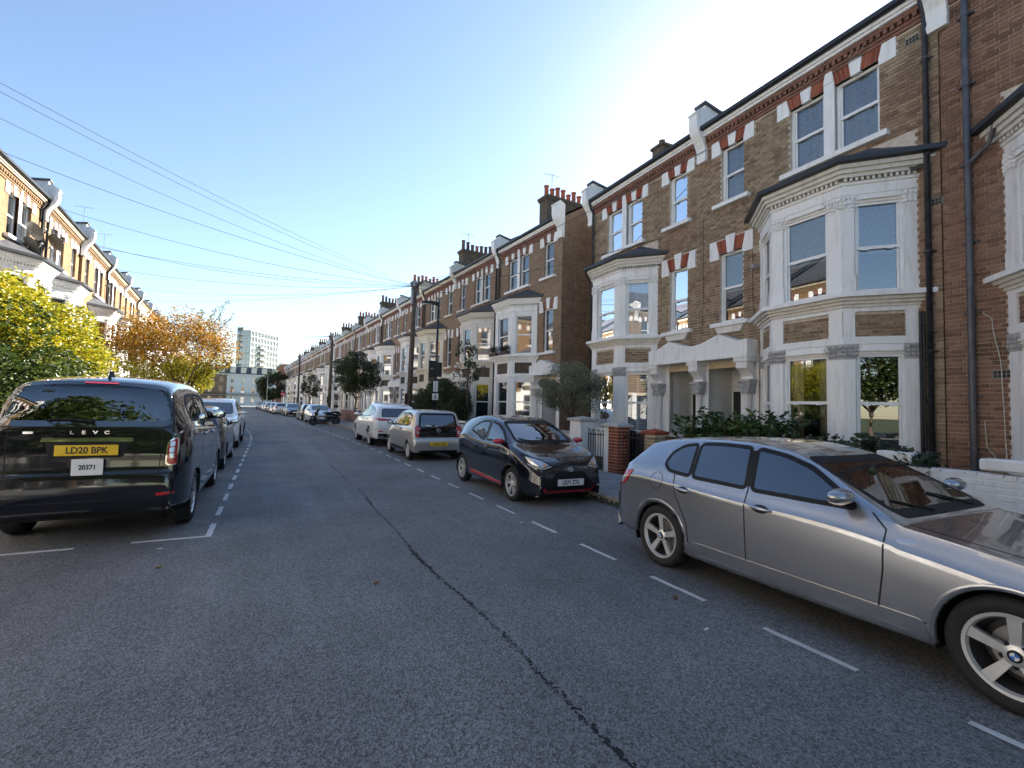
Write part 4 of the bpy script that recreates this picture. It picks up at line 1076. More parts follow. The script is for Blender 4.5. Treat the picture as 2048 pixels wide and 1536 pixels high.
class Car:
    def __init__(s, sp, root, paint, fine=1.0, see=False):
        s.sp = sp; s.root = root; s.w = sp['w']; s.see = see; s.paintm = paint
        T = catmull(sp['top'], 2); T = [Vector(p) for p in T]
        # resample by arc length
        L = [0.0]
        for i in range(1, len(T)): L.append(L[-1]+(T[i]-T[i-1]).length)
        n = int(L[-1]/(.035/fine)); P = []; j = 0
        for i in range(n+1):
            d = L[-1]*i/n
            while j < len(L)-2 and L[j+1] < d: j += 1
            t = (d-L[j])/max(1e-9, L[j+1]-L[j]); P.append(T[j].lerp(T[j+1], t))
        xf, xr = max(p.x for p in P), min(p.x for p in P); s.xf, s.xr = xf, xr
        zmax = max(p.y for p in P)
        sub = [max(1, int(round(k*fine))) for k in (1, 1, 5, 9, 7, 2, 2, 8, 3, 4, 5)]
        rows = []; Rf, Rr = sp.get('nose', .45), sp.get('tail', .35)
        for p in P:
            x, zt = p.x, p.y; zb = min(pl(sp['bot'], x), zt-.03)
            w = s.w*pl(sp['plan'], x) if 'plan' in sp else s.w
            dF, dR = max(0, 1-(xf-x)/Rf), max(0, 1-(x-xr)/Rr)
            w *= (1-sp.get('nosew', .2)*dF**2.2)*(1-sp.get('tailw', .13)*dR**2.2)
            bz = pl(sp['belt'], x); belt = min(bz, zt-.02)
            g = max(0, min(1, (zt-bz)/(zmax-bz))); g2 = g*g*(3-2*g)
            wr = lerp(w*.86, sp['roofw']*pl(sp.get('roofplan', [(-9, 1), (9, 1)]), x), g2**.8 if g2 > 0 else 0)
            cr = lerp(.02, sp.get('crown', .06), g2); k = max(.12, min(1, (belt-zb)/.5)); e = min(1, max(.02, zt-belt)/.06)
            sh = sp.get('shoulder', 0); pts = [(w-.12*k, zb), (w-.04*k, zb+.015*k), (w-.012, zb+.09*k), (w, lerp(zb, belt, .52)), (w-.010+.006*sh, belt-(.16+.005*sh)*k), (w-.017+.007*sh, belt-(.105+.027*sh)*k), (w-.028+.010*sh, belt-(.045+.075*sh)*k), (w-.058-.022*sh, belt),
                   (lerp(w-.07, wr+.02, e), max(belt+.006, zt-cr-.035*g2)), (wr-.05*e, zt-cr*.45), (wr*.5, zt-cr*.1), (0, zt)]
            rows.append([(x, q.x, q.y) for q in catmull(pts, sub)])
        nv = len(rows[0]); V = []; 
        for r in rows: V += r
        ax = sp['axles']; Ra = sp['arch']; rz = sp['rw']
        for i, v in enumerate(V):
            if v[1] < s.w*.7: continue
            for a in ax:
                dx, dz = v[0]-a, v[2]-rz; d = math.hypot(dx, dz)
                if abs(d-Ra) < .018/fine and d > 0: V[i] = (a+dx*Ra/d, v[1], rz+dz*Ra/d)
        F = []
        for i in range(len(rows)-1):
            for j in range(nv-1):
                f = (i*nv+j, i*nv+j+1, (i+1)*nv+j+1, (i+1)*nv+j)
                c = [sum(V[q][k] for q in f)/4 for k in range(3)]
                if c[1] > s.w*.62 and any(math.hypot(c[0]-a, c[2]-rz) < Ra-.001 for a in ax): continue
                F.append(f)
        # both halves
        N = len(V); VV = V+[(v[0], -v[1], v[2]) for v in V]; FF = F+[tuple(q+N for q in f[::-1]) for f in F]
        FF += [tuple(range(nv-1, -1, -1)), tuple((len(rows)-1)*nv+k for k in range(nv)), tuple(N+k for k in range(nv)), tuple(N+(len(rows)-1)*nv+k for k in range(nv-1, -1, -1))]
        s.VV, s.FF = VV, FF; s.bvh = BVHTree.FromPolygons([Vector(v) for v in VV], FF)
        s.cuts = []
    def hit(s, kind, a, b, sg=1):
        if kind == 'side': o, d = Vector((a, sg*4, b)), Vector((0, -sg, 0))
        elif kind == 'rear': o, d = Vector((-6, a, b)), Vector((1, 0, 0))
        elif kind == 'front': o, d = Vector((6, a, b)), Vector((-1, 0, 0))
        else: o, d = Vector((a, b, 4)), Vector((0, 0, -1))
        p, n, i, t = s.bvh.ray_cast(o, d)
        if p is None:
            p, n, i, t = s.bvh.find_nearest(o+d*(4.0 if kind != 'top' else 3))
        if n.dot(d) > 0: n = -n
        return p, n
    def cut(s, kind, poly): s.cuts.append((kind, poly))
    def body(s, name='body', trim_z=None):
        FF = []
        for f in s.FF:
            c = [sum(s.VV[q][k] for q in f)/len(f) for k in range(3)]; dead = False
            for kind, poly in s.cuts:
                if kind == 'side' and abs(c[1]) > s.w*.45 and inside(poly, c[0], c[2]): dead = True
                elif kind == 'rear' and c[0] < s.xr*.62 and abs(c[1]) < s.w*.86 and inside(poly, c[1], c[2]): dead = True
                elif kind == 'front' and c[0] > -.4 and abs(c[1]) < s.w*.86 and c[2] > .8 and inside(poly, c[1], c[2]) and c[0] < s.sp.get('cowl', 1.2): dead = True
                if dead: break
            if not dead: FF.append(f)
        m = MB(); m.add(s.VV, FF); o = m.obj(name, s.paintm, s.root, fix=False, angle=38)
        m = MB(); m.add([(v[0]*.985, v[1]*.965, lerp(.45, v[2], .975)) for v in s.VV], [f for f in FF if len(f) == 4])
        m.obj('interior_lining', 'cabin', s.root, fix=False, smooth=True)
        zb = min(b for a, b in s.sp['bot'])+.04
        m = MB(); m.box(s.xr+.15, s.xf-.15, -s.w+.22, s.w-.22, zb, zb+.05); m.obj('underbody', 'well', s.root)
        return o
    def patch(s, kind, poly, off, mat, name, sg=1, parent=None, rings=5, step=.04, smooth=True):
        B = dense(poly, step); n = len(B); cx = sum(p[0] for p in B)/n; cy = sum(p[1] for p in B)/n
        v = []; f = []
        for k in range(rings):
            t = 1-k/rings
            for p in B:
                q, nn = s.hit(kind, cx+(p[0]-cx)*t, cy+(p[1]-cy)*t, sg); v.append(q+nn*off)
        q, nn = s.hit(kind, cx, cy, sg); v.append(q+nn*off)
        for k in range(rings-1):
            for i in range(n): f.append((k*n+i, k*n+(i+1) % n, (k+1)*n+(i+1) % n, (k+1)*n+i))
        for i in range(n): f.append(((rings-1)*n+i, (rings-1)*n+(i+1) % n, rings*n))
        # edge return so that the piece has thickness
        b = len(v)
        for p in B:
            q, nn = s.hit(kind, p[0], p[1], sg); v.append(q-nn*.004)
        for i in range(n): f.append((i, (i+1) % n, b+(i+1) % n, b+i))
        return MB().add(v, f).obj(name, mat, parent or s.root, angle=50 if smooth else None)
    def ring(s, kind, poly, d0, d1, off, mat, name, sg=1, parent=None, step=.03):
        B = dense(poly, step); A = outset(B, d1); C = outset(B, d0); n = len(B); v = []; f = []
        for P, o in ((A, -.002), (A, off), (C, off), (C, -.02)):
            for p in P: q, nn = s.hit(kind, p[0], p[1], sg); v.append(q+nn*o)
        for k in range(3):
            for i in range(n): f.append((k*n+i, k*n+(i+1) % n, (k+1)*n+(i+1) % n, (k+1)*n+i))
        return MB().add(v, f).obj(name, mat, parent or s.root, angle=50)
    def line(s, kind, pts, w, off, mat='seam', name='panel_gap', sg=1, parent=None, step=.03):
        P = []
        for i in range(len(pts)-1):
            a, b = Vector(pts[i]), Vector(pts[i+1]); k = max(1, int((b-a).length/step))
            for j in range(k): P.append(a+(b-a)*(j/k))
        P.append(Vector(pts[-1])); v = []; f = []
        for i, p in enumerate(P):
            t = (P[min(i+1, len(P)-1)]-P[max(0, i-1)]).normalized(); nrm = Vector((-t.y, t.x))*w/2
            for q in (p-nrm, p+nrm):
                h, nn = s.hit(kind, q.x, q.y, sg); v.append(h+nn*off)
        for i in range(len(P)-1): f.append((2*i, 2*i+1, 2*i+3, 2*i+2))
        return MB().add(v, f).obj(name, mat, parent or s.root, fix=False)
    def window(s, kind, poly, sgs=(1,), glass='car_glass', name='window', fw=.024, r=.05, framem='trim'):
        poly = rounded(poly, r)
        if s.see: s.cut(kind, outset(poly, .004))
        for sg in sgs:
            w = s.ring(kind, poly, -.012, fw, .0035, framem, name, sg) if s.see else s.patch(kind, outset(poly, fw), .003, framem, name, sg)
            s.patch(kind, poly, .0015 if s.see else .0065, glass if s.see else 'tint', 'pane', sg, w, 4, .06)
    def arches(s, mat, wid=.035, off=.004):
        for a in s.sp['axles']:
            for sg in (1, -1):
                v = []; f = []; n = 26; Ra = s.sp['arch']; rz = s.sp['rw']
                for i in range(n+1):
                    t = math.pi*(-.12+1.24*i/n)
                    for r, o in ((Ra-.012, -.03), (Ra-.006, off), (Ra+wid, off), (Ra+wid+.006, -.001)):
                        rr = max(r, Ra+.004) if r < Ra else r
                        q, nn = s.hit('side', a+rr*math.cos(t), rz+rr*math.sin(t), sg)
                        y = q.y+sg*o
                        v.append((a+r*math.cos(t), y, rz+r*math.sin(t)))
                for i in range(n):
                    for k in range(3): f.append((4*i+k, 4*i+k+1, 4*i+5+k, 4*i+4+k))
                MB().add(v, f).obj('wheel_arch', mat, s.root, smooth=True)
                m = MB(); v = []; f = []
                for i in range(n+1):
                    t = math.pi*(-.1+1.2*i/n)
                    for y in (s.w-.03, s.w-.38): v.append((a+(Ra+.005)*math.cos(t), sg*y, rz+(Ra+.005)*math.sin(t)))
                for i in range(n): f.append((2*i, 2*i+1, 2*i+3, 2*i+2))
                f.append(tuple(2*i+1 for i in range(n+1)))
                m.add(v, f).obj('wheel_well', 'well', s.root, fix=False)
    def wheels(s, style, rimR, tw=.2, inset=.015, rimm='alloy', badge=None):
        R = s.sp['rw']; tm, rm, sm, extra = wheel_meshes(style, R, rimR, tw, rimm)
        for a in s.sp['axles']:
            for sg in (1, -1):
                o = mobj('wheel', tm, s.root, (a, sg*(s.w-inset-tw/2), R))
                if sg < 0: o.rotation_euler = (0, 0, math.pi)
                mobj('rim', rm, o); mobj('spokes', sm, o)
                for nm, me in extra: mobj(nm, me, o)
    def mirror(s, x, z, sz, mat, out=.17, arm='trim', yb=None):
        for sg in (1, -1):
            q, n = s.hit('side', x-.02, z-.03, sg); y = abs(q.y)
            m = MB(); cx, cy, cz = x, sg*(y+out*.58), z+.01
            m.ball((cx, cy, cz), sz*.5, out*.58, sz*.36, 18, 12)
            m.v = [(v[0] if v[0] > cx-sz*.18 else cx-sz*.18+(v[0]-cx+sz*.18)*.12, v[1], v[2] if v[2] < cz else cz+(v[2]-cz)*.9) for v in m.v]
            o = m.obj('mirror', mat, s.root, smooth=True)
            MB().tube([(x-.0, sg*(y-.03), z-.05), (x, sg*(y+out*.3), z-.04)], .028, 8).obj('mirror_arm', arm, o, smooth=True)
            m = MB(); m.ball((cx-sz*.205, cy, cz), .006, out*.47, sz*.28, 14, 8); m.obj('mirror_glass', 'chrome', o, smooth=True)
    def handle(s, x, z, mat, sgs=(1, -1), ln=.2, cup='seam'):
        for sg in sgs:
            q, n = s.hit('side', x, z, sg); m = MB(); P = []
            for k in range(9):
                t = k/8; P.append((x+ln*(t-.5), q.y+sg*(.004+.026*math.sin(math.pi*t)**.6), z+.004-.012*(t-.5)))
            m.tube(P, [.008+.009*math.sin(math.pi*k/8)**.5 for k in range(9)], 8); h = m.obj('door_handle', mat, s.root, smooth=True)
            s.patch('side', [(x+.075*math.cos(a), z-.004+.034*math.sin(a)) for a in [i*.4488 for i in range(14)]], .002, cup, 'handle_recess', sg, h, 2)
    def cabin(s, seats, zs=.52, wheel_side=-1, mat='cabin', dash_x=.62, dash_z=.92, head=True):
        z0 = min(b for a, b in s.sp['bot'])+.1
        MB().box(s.xr+.35, dash_x+.3, -s.w+.16, s.w-.16, z0, z0+.06).obj('floor_pan', 'cabin', s.root)
        m = MB(); m.prism([(dash_x-.12, .5), (dash_x+.35, .5), (dash_x+.42, dash_z-.02), (dash_x+.02, dash_z), (dash_x-.14, dash_z-.1)], 1, -s.w+.16, s.w-.16); m.obj('dashboard', 'cabin', s.root)
        m = MB(); cx, cy, cz = dash_x-.28, wheel_side*.36, dash_z-.1
        P = [(cx+.07*math.sin(a), cy+.17*math.cos(a), cz+.16*math.sin(a)) for a in [i*2*math.pi/20 for i in range(21)]]
        m.tube(P, .016, 6); m.tube([(cx, cy-.16, cz), (cx, cy+.16, cz)], .014, 6); m.tube([(cx, cy, cz), (dash_x-.05, cy, cz-.06)], .025, 6); m.obj('steering_wheel', 'cabin', s.root, smooth=True)
        for (x, y, w, hgt) in seats:
            m = MB(); m.cbox(x-.05, x+.42, y-w/2, y+w/2, zs-.14, zs, .04)
            m.add([(x-.02, y-w/2, zs-.05), (x-.02, y+w/2, zs-.05), (x+.1, y+w/2, zs-.05), (x+.1, y-w/2, zs-.05), (x-.2, y-w/2*.85, zs+hgt), (x-.2, y+w/2*.85, zs+hgt), (x-.1, y+w/2*.85, zs+hgt), (x-.1, y-w/2*.85, zs+hgt)], [(0, 3, 2, 1), (4, 5, 6, 7), (0, 1, 5, 4), (1, 2, 6, 5), (2, 3, 7, 6), (3, 0, 4, 7)])
            st = m.obj('seat', mat, s.root)
            if head:
                m = MB(); m.ball((x-.165, y, zs+hgt+.13), .05, .13, .095, 12, 8); m.tube([(x-.155, y-.05, zs+hgt-.02), (x-.165, y-.05, zs+hgt+.1)], .008, 5); m.tube([(x-.155, y+.05, zs+hgt-.02), (x-.165, y+.05, zs+hgt+.1)], .008, 5); m.obj('headrest', mat, st, smooth=True)
WHEELS = {}
def wheel_meshes(style, R, rimR, tw, rimm):
    key = (style, R, rimR, tw, rimm)
    if key in WHEELS: return WHEELS[key]
    h = tw/2
    t = MB().lathe([(rimR-.012, -h*.75), (rimR+.01, -h*.9), (R*.5+rimR*.5, -h), (R-.03, -h*.96), (R-.006, -h*.78), (R, -h*.5), (R, h*.5), (R-.006, h*.78), (R-.03, h*.96), (R*.5+rimR*.5, h), (rimR+.01, h*.9), (rimR-.012, h*.75)], 48, 'y', closed=True).mesh('wheel', 'tyre', angle=50)
    b = MB().lathe([(rimR+.006, h*.80), (rimR+.004, h*.9), (rimR-.014, h*.88), (rimR-.018, h*.78), (rimR-.024, h*.66)], 48, 'y', caps=False)
    r = b.mesh('rim', rimm, angle=40)
    sp = MB(); hub = h*.62; ex = [('shaded_rim_barrel', MB().lathe([(rimR-.02, h*.7), (rimR-.04, h*.2), (rimR-.05, -h*.6), (.05, -h*.55), (.0001, -h*.55)], 40, 'y', caps=False).mesh('shaded_rim_barrel', 'alloy_dark', angle=40))]  # barrel given dark metal to stand for the shade behind the spokes
    def bar(a, r0, r1, w0, w1, y0, y1, th=.03):
        ca, sa = math.cos(a), math.sin(a); v = []
        for rr, ww, yy in ((r0, w0, y0), (r1, w1, y1)):
            for sgn in (-1, 1):
                for d in (0, 1): v.append((rr*ca-sgn*ww*sa, yy-d*th+(0 if d else -abs(0)), rr*sa+sgn*ww*ca))
        mid = (r0+r1)/2
        sp.add(v, [(0, 1, 3, 2), (4, 6, 7, 5), (0, 4, 5, 1), (2, 3, 7, 6), (0, 2, 6, 4), (1, 5, 7, 3)])
    if style == 'star5':
        for k in range(5):
            a = math.pi/2+k*2*math.pi/5
            for s_ in (-1, 1):
                bar(a+s_*.055, .04, rimR-.012, .018, .021, hub+.004, h*.80, .035)
            bar(a, .05, rimR-.015, .02, .028, hub-.008, h*.74, .03)
        sp.lathe([(.0001, hub+.016), (.03, hub+.015), (.055, hub+.008), (.07, hub-.004), (.075, hub-.05)], 24, 'y')
        lug = MB()
        for k in range(5):
            a = math.pi/2+(k+.5)*2*math.pi/5; lug.lathe([(.014, hub-.02), (.014, hub+.006), (.008, hub+.008)], 10, 'y', (.06*math.cos(a), 0, .06*math.sin(a)))
        ex.append(('wheel_bolt', lug.mesh('wheel_bolt', 'trim')))
        ex.append(('centre_cap', MB().lathe([(.0001, hub+.022), (.024, hub+.0215), (.033, hub+.018), (.034, hub+.0)], 24, 'y').mesh('centre_cap', 'trim', angle=40)))
        q = MB(); q2 = MB()
        for k in range(4):
            P = [(0, hub+.0235, 0)]+[(.021*math.cos(k*math.pi/2+j*math.pi/16), hub+.0235, .021*math.sin(k*math.pi/2+j*math.pi/16)) for j in range(9)]
            (q if k % 2 else q2).add(P, [tuple(range(10))])
        ex.append(('roundel_quarter', q.mesh('roundel_quarter', 'badge_blue', fix=False))); ex.append(('roundel_quarter', q2.mesh('roundel_quarter', 'plate_white', fix=False)))
    elif style == 'split5':
        for k in range(5):
            a = math.pi/2+k*2*math.pi/5
            for s_ in (-1, 1): bar(a+s_*.2, .05, rimR-.012, .013, .018, hub, h*.82, .03)
            bar(a, .03, rimR*.62, .03, .016, hub, h*.72, .03)
        sp.lathe([(.0001, hub+.012), (.04, hub+.01), (.055, hub), (.06, hub-.05)], 20, 'y')
    elif style == 'multi':
        for k in range(10): bar(k*2*math.pi/10, .04, rimR-.012, .012, .014, hub, h*.8, .03)
        sp.lathe([(.0001, hub+.012), (.04, hub+.01), (.055, hub), (.06, hub-.05)], 20, 'y')
    else:   # steel wheel cover with slots
        n = 8
        for k in range(n): bar(k*2*math.pi/n, .03, rimR-.012, .03, .042, hub+.01, h*.78, .02)
        sp.lathe([(.0001, hub+.02), (.06, hub+.018), (.1, hub+.01), (.105, hub-.03)], 20, 'y')
    ex.append(('brake_disc', MB().lathe([(.0001, -h*.35), (rimR*.62, -h*.35), (rimR*.62, -h*.45)], 28, 'y', caps=False).mesh('brake_disc', 'grey_metal', angle=40)))
    s_m = sp.mesh('spokes', rimm, angle=35)
    WHEELS[key] = (t, r, s_m, ex); return WHEELS[key]
def text_mesh(txt, size, mat, bold=0.0, sx=1.0, spacing=1.0):
    c = bpy.data.curves.new('lettering', 'FONT'); c.body = txt; c.size = size; c.align_x = 'CENTER'; c.align_y = 'CENTER'; c.offset = bold; c.space_character = spacing; c.extrude = .0008
    o = bpy.data.objects.new('lettering', c); COL.objects.link(o)
    dg = bpy.context.evaluated_depsgraph_get(); me = bpy.data.meshes.new_from_object(o.evaluated_get(dg)); bpy.data.objects.remove(o); bpy.data.curves.remove(c)
    for v in me.vertices: v.co.x *= sx
    me.materials.clear(); me.materials.append(M[mat]); me.name = 'lettering'; return me
def plate(car, end, z, txt, mat, tilt=0, x=None, w=.52, h=.111, size=.098, name='number_plate', y=0.0):
    """number plate with raised lettering; end +1 front, -1 rear"""
    if x is None:
        xs = [car.hit('front' if end > 0 else 'rear', yy, zz)[0].x for yy in (-w/2+y, y, w/2+y) for zz in (z-h/2, z+h/2)]
        x = (max(xs) if end > 0 else min(xs))+end*.012
    o = MB().cbox(-w/2, w/2, -h/2, h/2, -.004, .004, .003).obj(name, mat, car.root)
    o.location = (x, y, z); o.rotation_euler = (math.pi/2-tilt*0, 0, (math.pi/2 if end > 0 else -math.pi/2))
    t = mobj('lettering', text_mesh(txt, size, 'ink', .0022, .86), o, (0, -.002, .0052))
    return o
SEATS4 = [(.0, .36, .5, .55), (.0, -.36, .5, .55), (-.85, .36, .52, .5), (-.85, -.36, .52, .5)]
# ---------------------------------------------------------------- the parked vehicles
def veh(name, x, y, head, label, cat, group):
    """head: world angle of the car's forward axis"""
    return empty(name, (x, y, 0), head, label, cat, group)
GR, GL = 'cars parked along the right kerb', 'cars parked along the left kerb'
TOW, AWAY = -math.pi/2, math.pi/2      # facing the camera, facing away
def silver_hatch():
    r = veh('hatchback_car', 4.555, 2.432, TOW, 'large silver grey five-door hatchback cut off at the right edge, nearest the camera', 'car', GR)
    sp = dict(w=.875, roofw=.60, crown=.06, axles=(1.33, -1.33), arch=.355, rw=.314, cowl=1.0, shoulder=1,
        top=[(2.04, .27), (2.09, .42), (2.07, .58), (1.96, .68), (1.5, .80), (1.1, .868), (.84, .902), (.79, .91), (.76, .928), (.45, 1.085), (.18, 1.222), (.08, 1.265), (-.1, 1.325), (-.5, 1.375), (-1.0, 1.37), (-1.4, 1.335), (-1.62, 1.29), (-1.69, 1.268), (-1.72, 1.24), (-1.82, 1.10), (-1.94, .955), (-1.97, .935), (-2.03, .88), (-2.075, .78), (-2.11, .6), (-2.11, .45), (-2.095, .36), (-2.03, .30)],
        belt=[(2.1, .56), (1.6, .76), (1.0, .862), (.6, .925), (.2, .955), (-.5, .975), (-1.3, 1.02), (-1.8, 1.02), (-2.1, .93)], bot=[(2.1, .24), (1, .20), (-1, .20), (-2.1, .29)], nosew=.22, tailw=.15)
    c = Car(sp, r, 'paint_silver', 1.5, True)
    FW = [(.52, .96), (.34, 1.07), (.12, 1.19), (-.1, 1.258), (-.36, 1.298), (-.29, .96)]
    RW = [(-.43, 1.30), (-.75, 1.305), (-.98, 1.29), (-.93, .98), (-.36, .965)]
    QW = [(-1.03, 1.285), (-1.19, 1.255), (-1.30, 1.18), (-1.33, 1.07), (-1.24, 1.005), (-.975, .985)]
    for W in (FW, RW, QW): c.window('side', W, (1, -1), 'car_glass', 'window', .02, .04)
    c.window('front', [(-.64, .955), (.64, .955), (.54, 1.24), (-.54, 1.24)], (1,), 'car_glass', 'windscreen', .03, .05)
    c.window('rear', [(-.55, 1.0), (.55, 1.0), (.5, 1.21), (-.5, 1.21)], (1,), 'car_glass_dark', 'rear_window', .03, .05)
    c.body()
    for sg in (1, -1):
        c.line('side', [(-.33, .985), (-.31, .6), (-.30, .34)], .010, .0015, sg=sg)
        c.line('side', [(.62, .95), (.72, .86), (.72, .6), (.69, .34)], .010, .0015, sg=sg)
        c.line('side', [(-1.16, .99), (-1.1, .8), (-.95, .52), (-.93, .36)], .010, .0015, sg=sg)
        c.line('side', [(.98, .345), (-.95, .355)], .006, .0015, sg=sg)
        c.line('side', [(-.395, 1.28), (-.335, .98)], .075, .0045, 'trim', 'pillar_trim', sg)
        c.patch('side', rounded([(-.9, .37), (.93, .36), (.97, .24), (-.86, .25)], .03), .009, 'paint_silver', 'sill_skirt', sg, None, 3)
        c.patch('side', [(.84+.055*math.cos(a)+.012*math.sin(a), .812+.017*math.sin(a)) for a in [i*.4488 for i in range(14)]], .006, 'lamp_clear', 'side_indicator', sg, None, 2)
        c.patch('side', rounded([(-1.74, .96), (-1.90, .92), (-2.04, .80), (-2.0, .76), (-1.88, .77), (-1.8, .83)], .03), .008, 'lamp_red', 'tail_lamp', sg, None, 4)
        c.patch('side', rounded([(-1.79, .89), (-1.92, .85), (-2.0, .80), (-1.88, .79)], .02), .012, 'lamp_clear', 'reversing_lens', sg, None, 3)
        c.patch('front', rounded([(sg*.45, .62), (sg*.78, .66), (sg*.76, .55), (sg*.48, .53)], .03), .006, 'lamp_clear', 'headlamp', 1, None, 3)
    c.line('side', [(-1.37+.085*math.cos(a), .885+.085*math.sin(a)) for a in [i*.2618 for i in range(25)]], .005, .0015, name='fuel_flap_gap', sg=-1)
    for sg in (1, -1): c.line('top', [(.80, sg*.70), (1.2, sg*.67), (1.7, sg*.6), (1.95, sg*.45)], .010, .0015, name='bonnet_gap')
    c.handle(-1.0, .845, 'paint_silver'); c.handle(-.17, .825, 'paint_silver')
    c.arches('paint_silver', .022, .003); c.wheels('star5', .222, .205, .02)
    c.mirror(.46, 1.03, .17, 'paint_silver', .21, 'trim'); c.cabin(SEATS4, .55, -1, 'cabin', .58, .88)
    MB().tube([(.74, .45, .95), (.58, .1, 1.03)], .008, 5).obj('wiper', 'trim', r); MB().tube([(.74, -.2, .95), (.6, -.5, 1.01)], .008, 5).obj('wiper', 'trim', r)
    c.patch('front', rounded([(-.12, .58), (-.02, .58), (-.03, .46), (-.13, .46)], .03), .006, 'seam', 'kidney_grille', 1, None, 2); c.patch('front', rounded([(.12, .58), (.02, .58), (.03, .46), (.13, .46)], .03), .006, 'seam', 'kidney_grille', 1, None, 2)
    m = MB(); m.lathe([(.0001, 0), (.012, 0), (.03, .05), (.0001, .1)], 8, 'z', (.30, -.1, 1.12)); m.obj('air_freshener', 'leaf_dark', r)
def black_hatch():
    r = veh('hatchback_car', 4.57, 8.525, TOW, 'black small hatchback with red door mirrors and red lower trim', 'car', GR)
    sp = dict(w=.81, roofw=.58, crown=.06, axles=(1.17, -1.17), arch=.325, rw=.289, cowl=1.25,
        top=[(1.76, .2), (1.84, .36), (1.84, .56), (1.75, .72), (1.5, .84), (1.2, .93), (1.0, .985), (.75, 1.12), (.45, 1.275), (.2, 1.375), (-.2, 1.445), (-.7, 1.45), (-1.15, 1.39), (-1.38, 1.31), (-1.5, 1.12), (-1.58, .92), (-1.62, .7), (-1.61, .5), (-1.56, .25)],
        belt=[(1.85, .52), (1.4, .80), (.95, .94), (.3, .958), (-.5, 1.0), (-1.0, 1.07), (-1.5, 1.02)], bot=[(1.8, .17), (1, .18), (-1, .2), (-1.6, .26)], nosew=.26, tailw=.2, nose=.6)
    c = Car(sp, r, 'paint_black', 1.5, True)
    c.window('side', [(.84, 1.0), (.55, 1.165), (.3, 1.268), (0.0, 1.325), (.03, .985)], (1, -1), 'car_glass')
    c.window('side', [(-.08, 1.328), (-.42, 1.315), (-.66, 1.24), (-.82, 1.14), (-.2, .992), (-.05, .985)], (1, -1), 'car_glass_dark')
    c.window('front', [(-.57, 1.01), (.57, 1.01), (.50, 1.315), (-.50, 1.315)], (1,), 'car_glass', 'windscreen', .035, .06)
    c.window('rear', [(-.5, .98), (.5, .98), (.42, 1.26), (-.42, 1.26)], (1,), 'car_glass_dark', 'rear_window', .03, .06)
    c.body()
    for sg in (1, -1):
        c.line('side', [(-.02, .98), (.0, .7), (.02, .36)], .006, .0015, sg=sg); c.line('side', [(.98, .93), (.97, .6), (.85, .35)], .006, .0015, sg=sg); c.line('side', [(-.83, 1.05), (-.75, .75), (-.68, .4)], .006, .0015, sg=sg)
        c.patch('side', rounded([(-.66, .35), (.82, .275), (.8, .235), (-.6, .28)], .012), .012, 'paint_red', 'sill_trim', sg, None, 2)
        c.patch('front', rounded([(sg*.33, .66), (sg*.50, .755), (sg*.735, .84), (sg*.70, .67), (sg*.52, .60)], .02), .005, 'trim', 'headlamp', 1, None, 3)
        c.patch('front', rounded([(sg*.39, .665), (sg*.52, .735), (sg*.70, .80), (sg*.675, .69), (sg*.53, .63)], .02), .010, 'lamp_clear', 'headlamp_lens', 1, None, 3)
        c.patch('front', rounded([(sg*.42, .665), (sg*.50, .69), (sg*.52, .64)], .01), .014, 'lamp_amber', 'indicator_lens', 1, None, 2)
        c.line('front', [(sg*.37, .645), (sg*.53, .612), (sg*.70, .68)], .010, .016, 'plate_white', 'light_strip')
        c.patch('front', rounded([(sg*.555, .335), (sg*.595, .34), (sg*.60, .30), (sg*.56, .295)], .015), .006, 'lamp_clear', 'fog_lamp', 1, None, 2)
        c.patch('front', rounded([(sg*.48, .55), (sg*.68, .62), (sg*.62, .50)], .02), .004, 'trim', 'side_grille', 1, None, 2)
    c.patch('front', rounded([(-.26, .56), (.26, .56), (.52, .30), (.44, .22), (-.44, .22), (-.52, .30)], .04), .006, 'seam', 'grille', 1, None, 5)
    c.line('front', [(-.52, .31), (-.45, .235), (.45, .235), (.52, .31)], .032, .014, 'paint_red', 'bumper_trim')
    c.patch('top', rounded([(1.15, -.30), (1.7, -.12), (1.7, .12), (1.15, .30)], .05), .002, 'paint_black', 'bonnet_panel', 1, None, 3)
    for k in range(4): c.line('front', [(-.4+.02*k, .27+.07*k), (.4-.02*k, .27+.07*k)], .008, .012, 'trim', 'grille_bar')
    # round emblem: three ellipses
    p, n = c.hit('front', 0, .60); m = MB()
    for rx, rz, dz in ((.055, .038, 0), (.02, .036, .0), (.034, .015, .02)):
        m.tube([(p.x+.02, rx*math.cos(a), .60+dz+rz*math.sin(a)) for a in [i*math.pi/12 for i in range(25)]], .0045, 5, False)
    m.obj('emblem', 'chrome', r, smooth=True)
    plate(c, 1, .385, 'LR71 ZYL', 'plate_white')
    c.arches('trim', .03, .007); c.wheels('split5', .20, .17, .02)
    c.mirror(.80, 1.0, .16, 'paint_red', .2, 'trim'); c.cabin([(.05, .33, .46, .55), (.05, -.33, .46, .55), (-.72, .33, .46, .45), (-.72, -.33, .46, .45)], .55, -1, 'cabin', .72, .93)
    c.handle(.17, .86, 'paint_black')
    MB().tube([(-.1, 0, 1.44), (-.32, 0, 1.72)], .004, 5).obj('aerial', 'trim', r)
    MB().tube([(1.02, .3, .995), (.86, -.12, 1.07)], .007, 5).obj('wiper', 'trim', r); MB().tube([(1.02, -.2, .995), (.86, -.5, 1.06)], .007, 5).obj('wiper', 'trim', r)
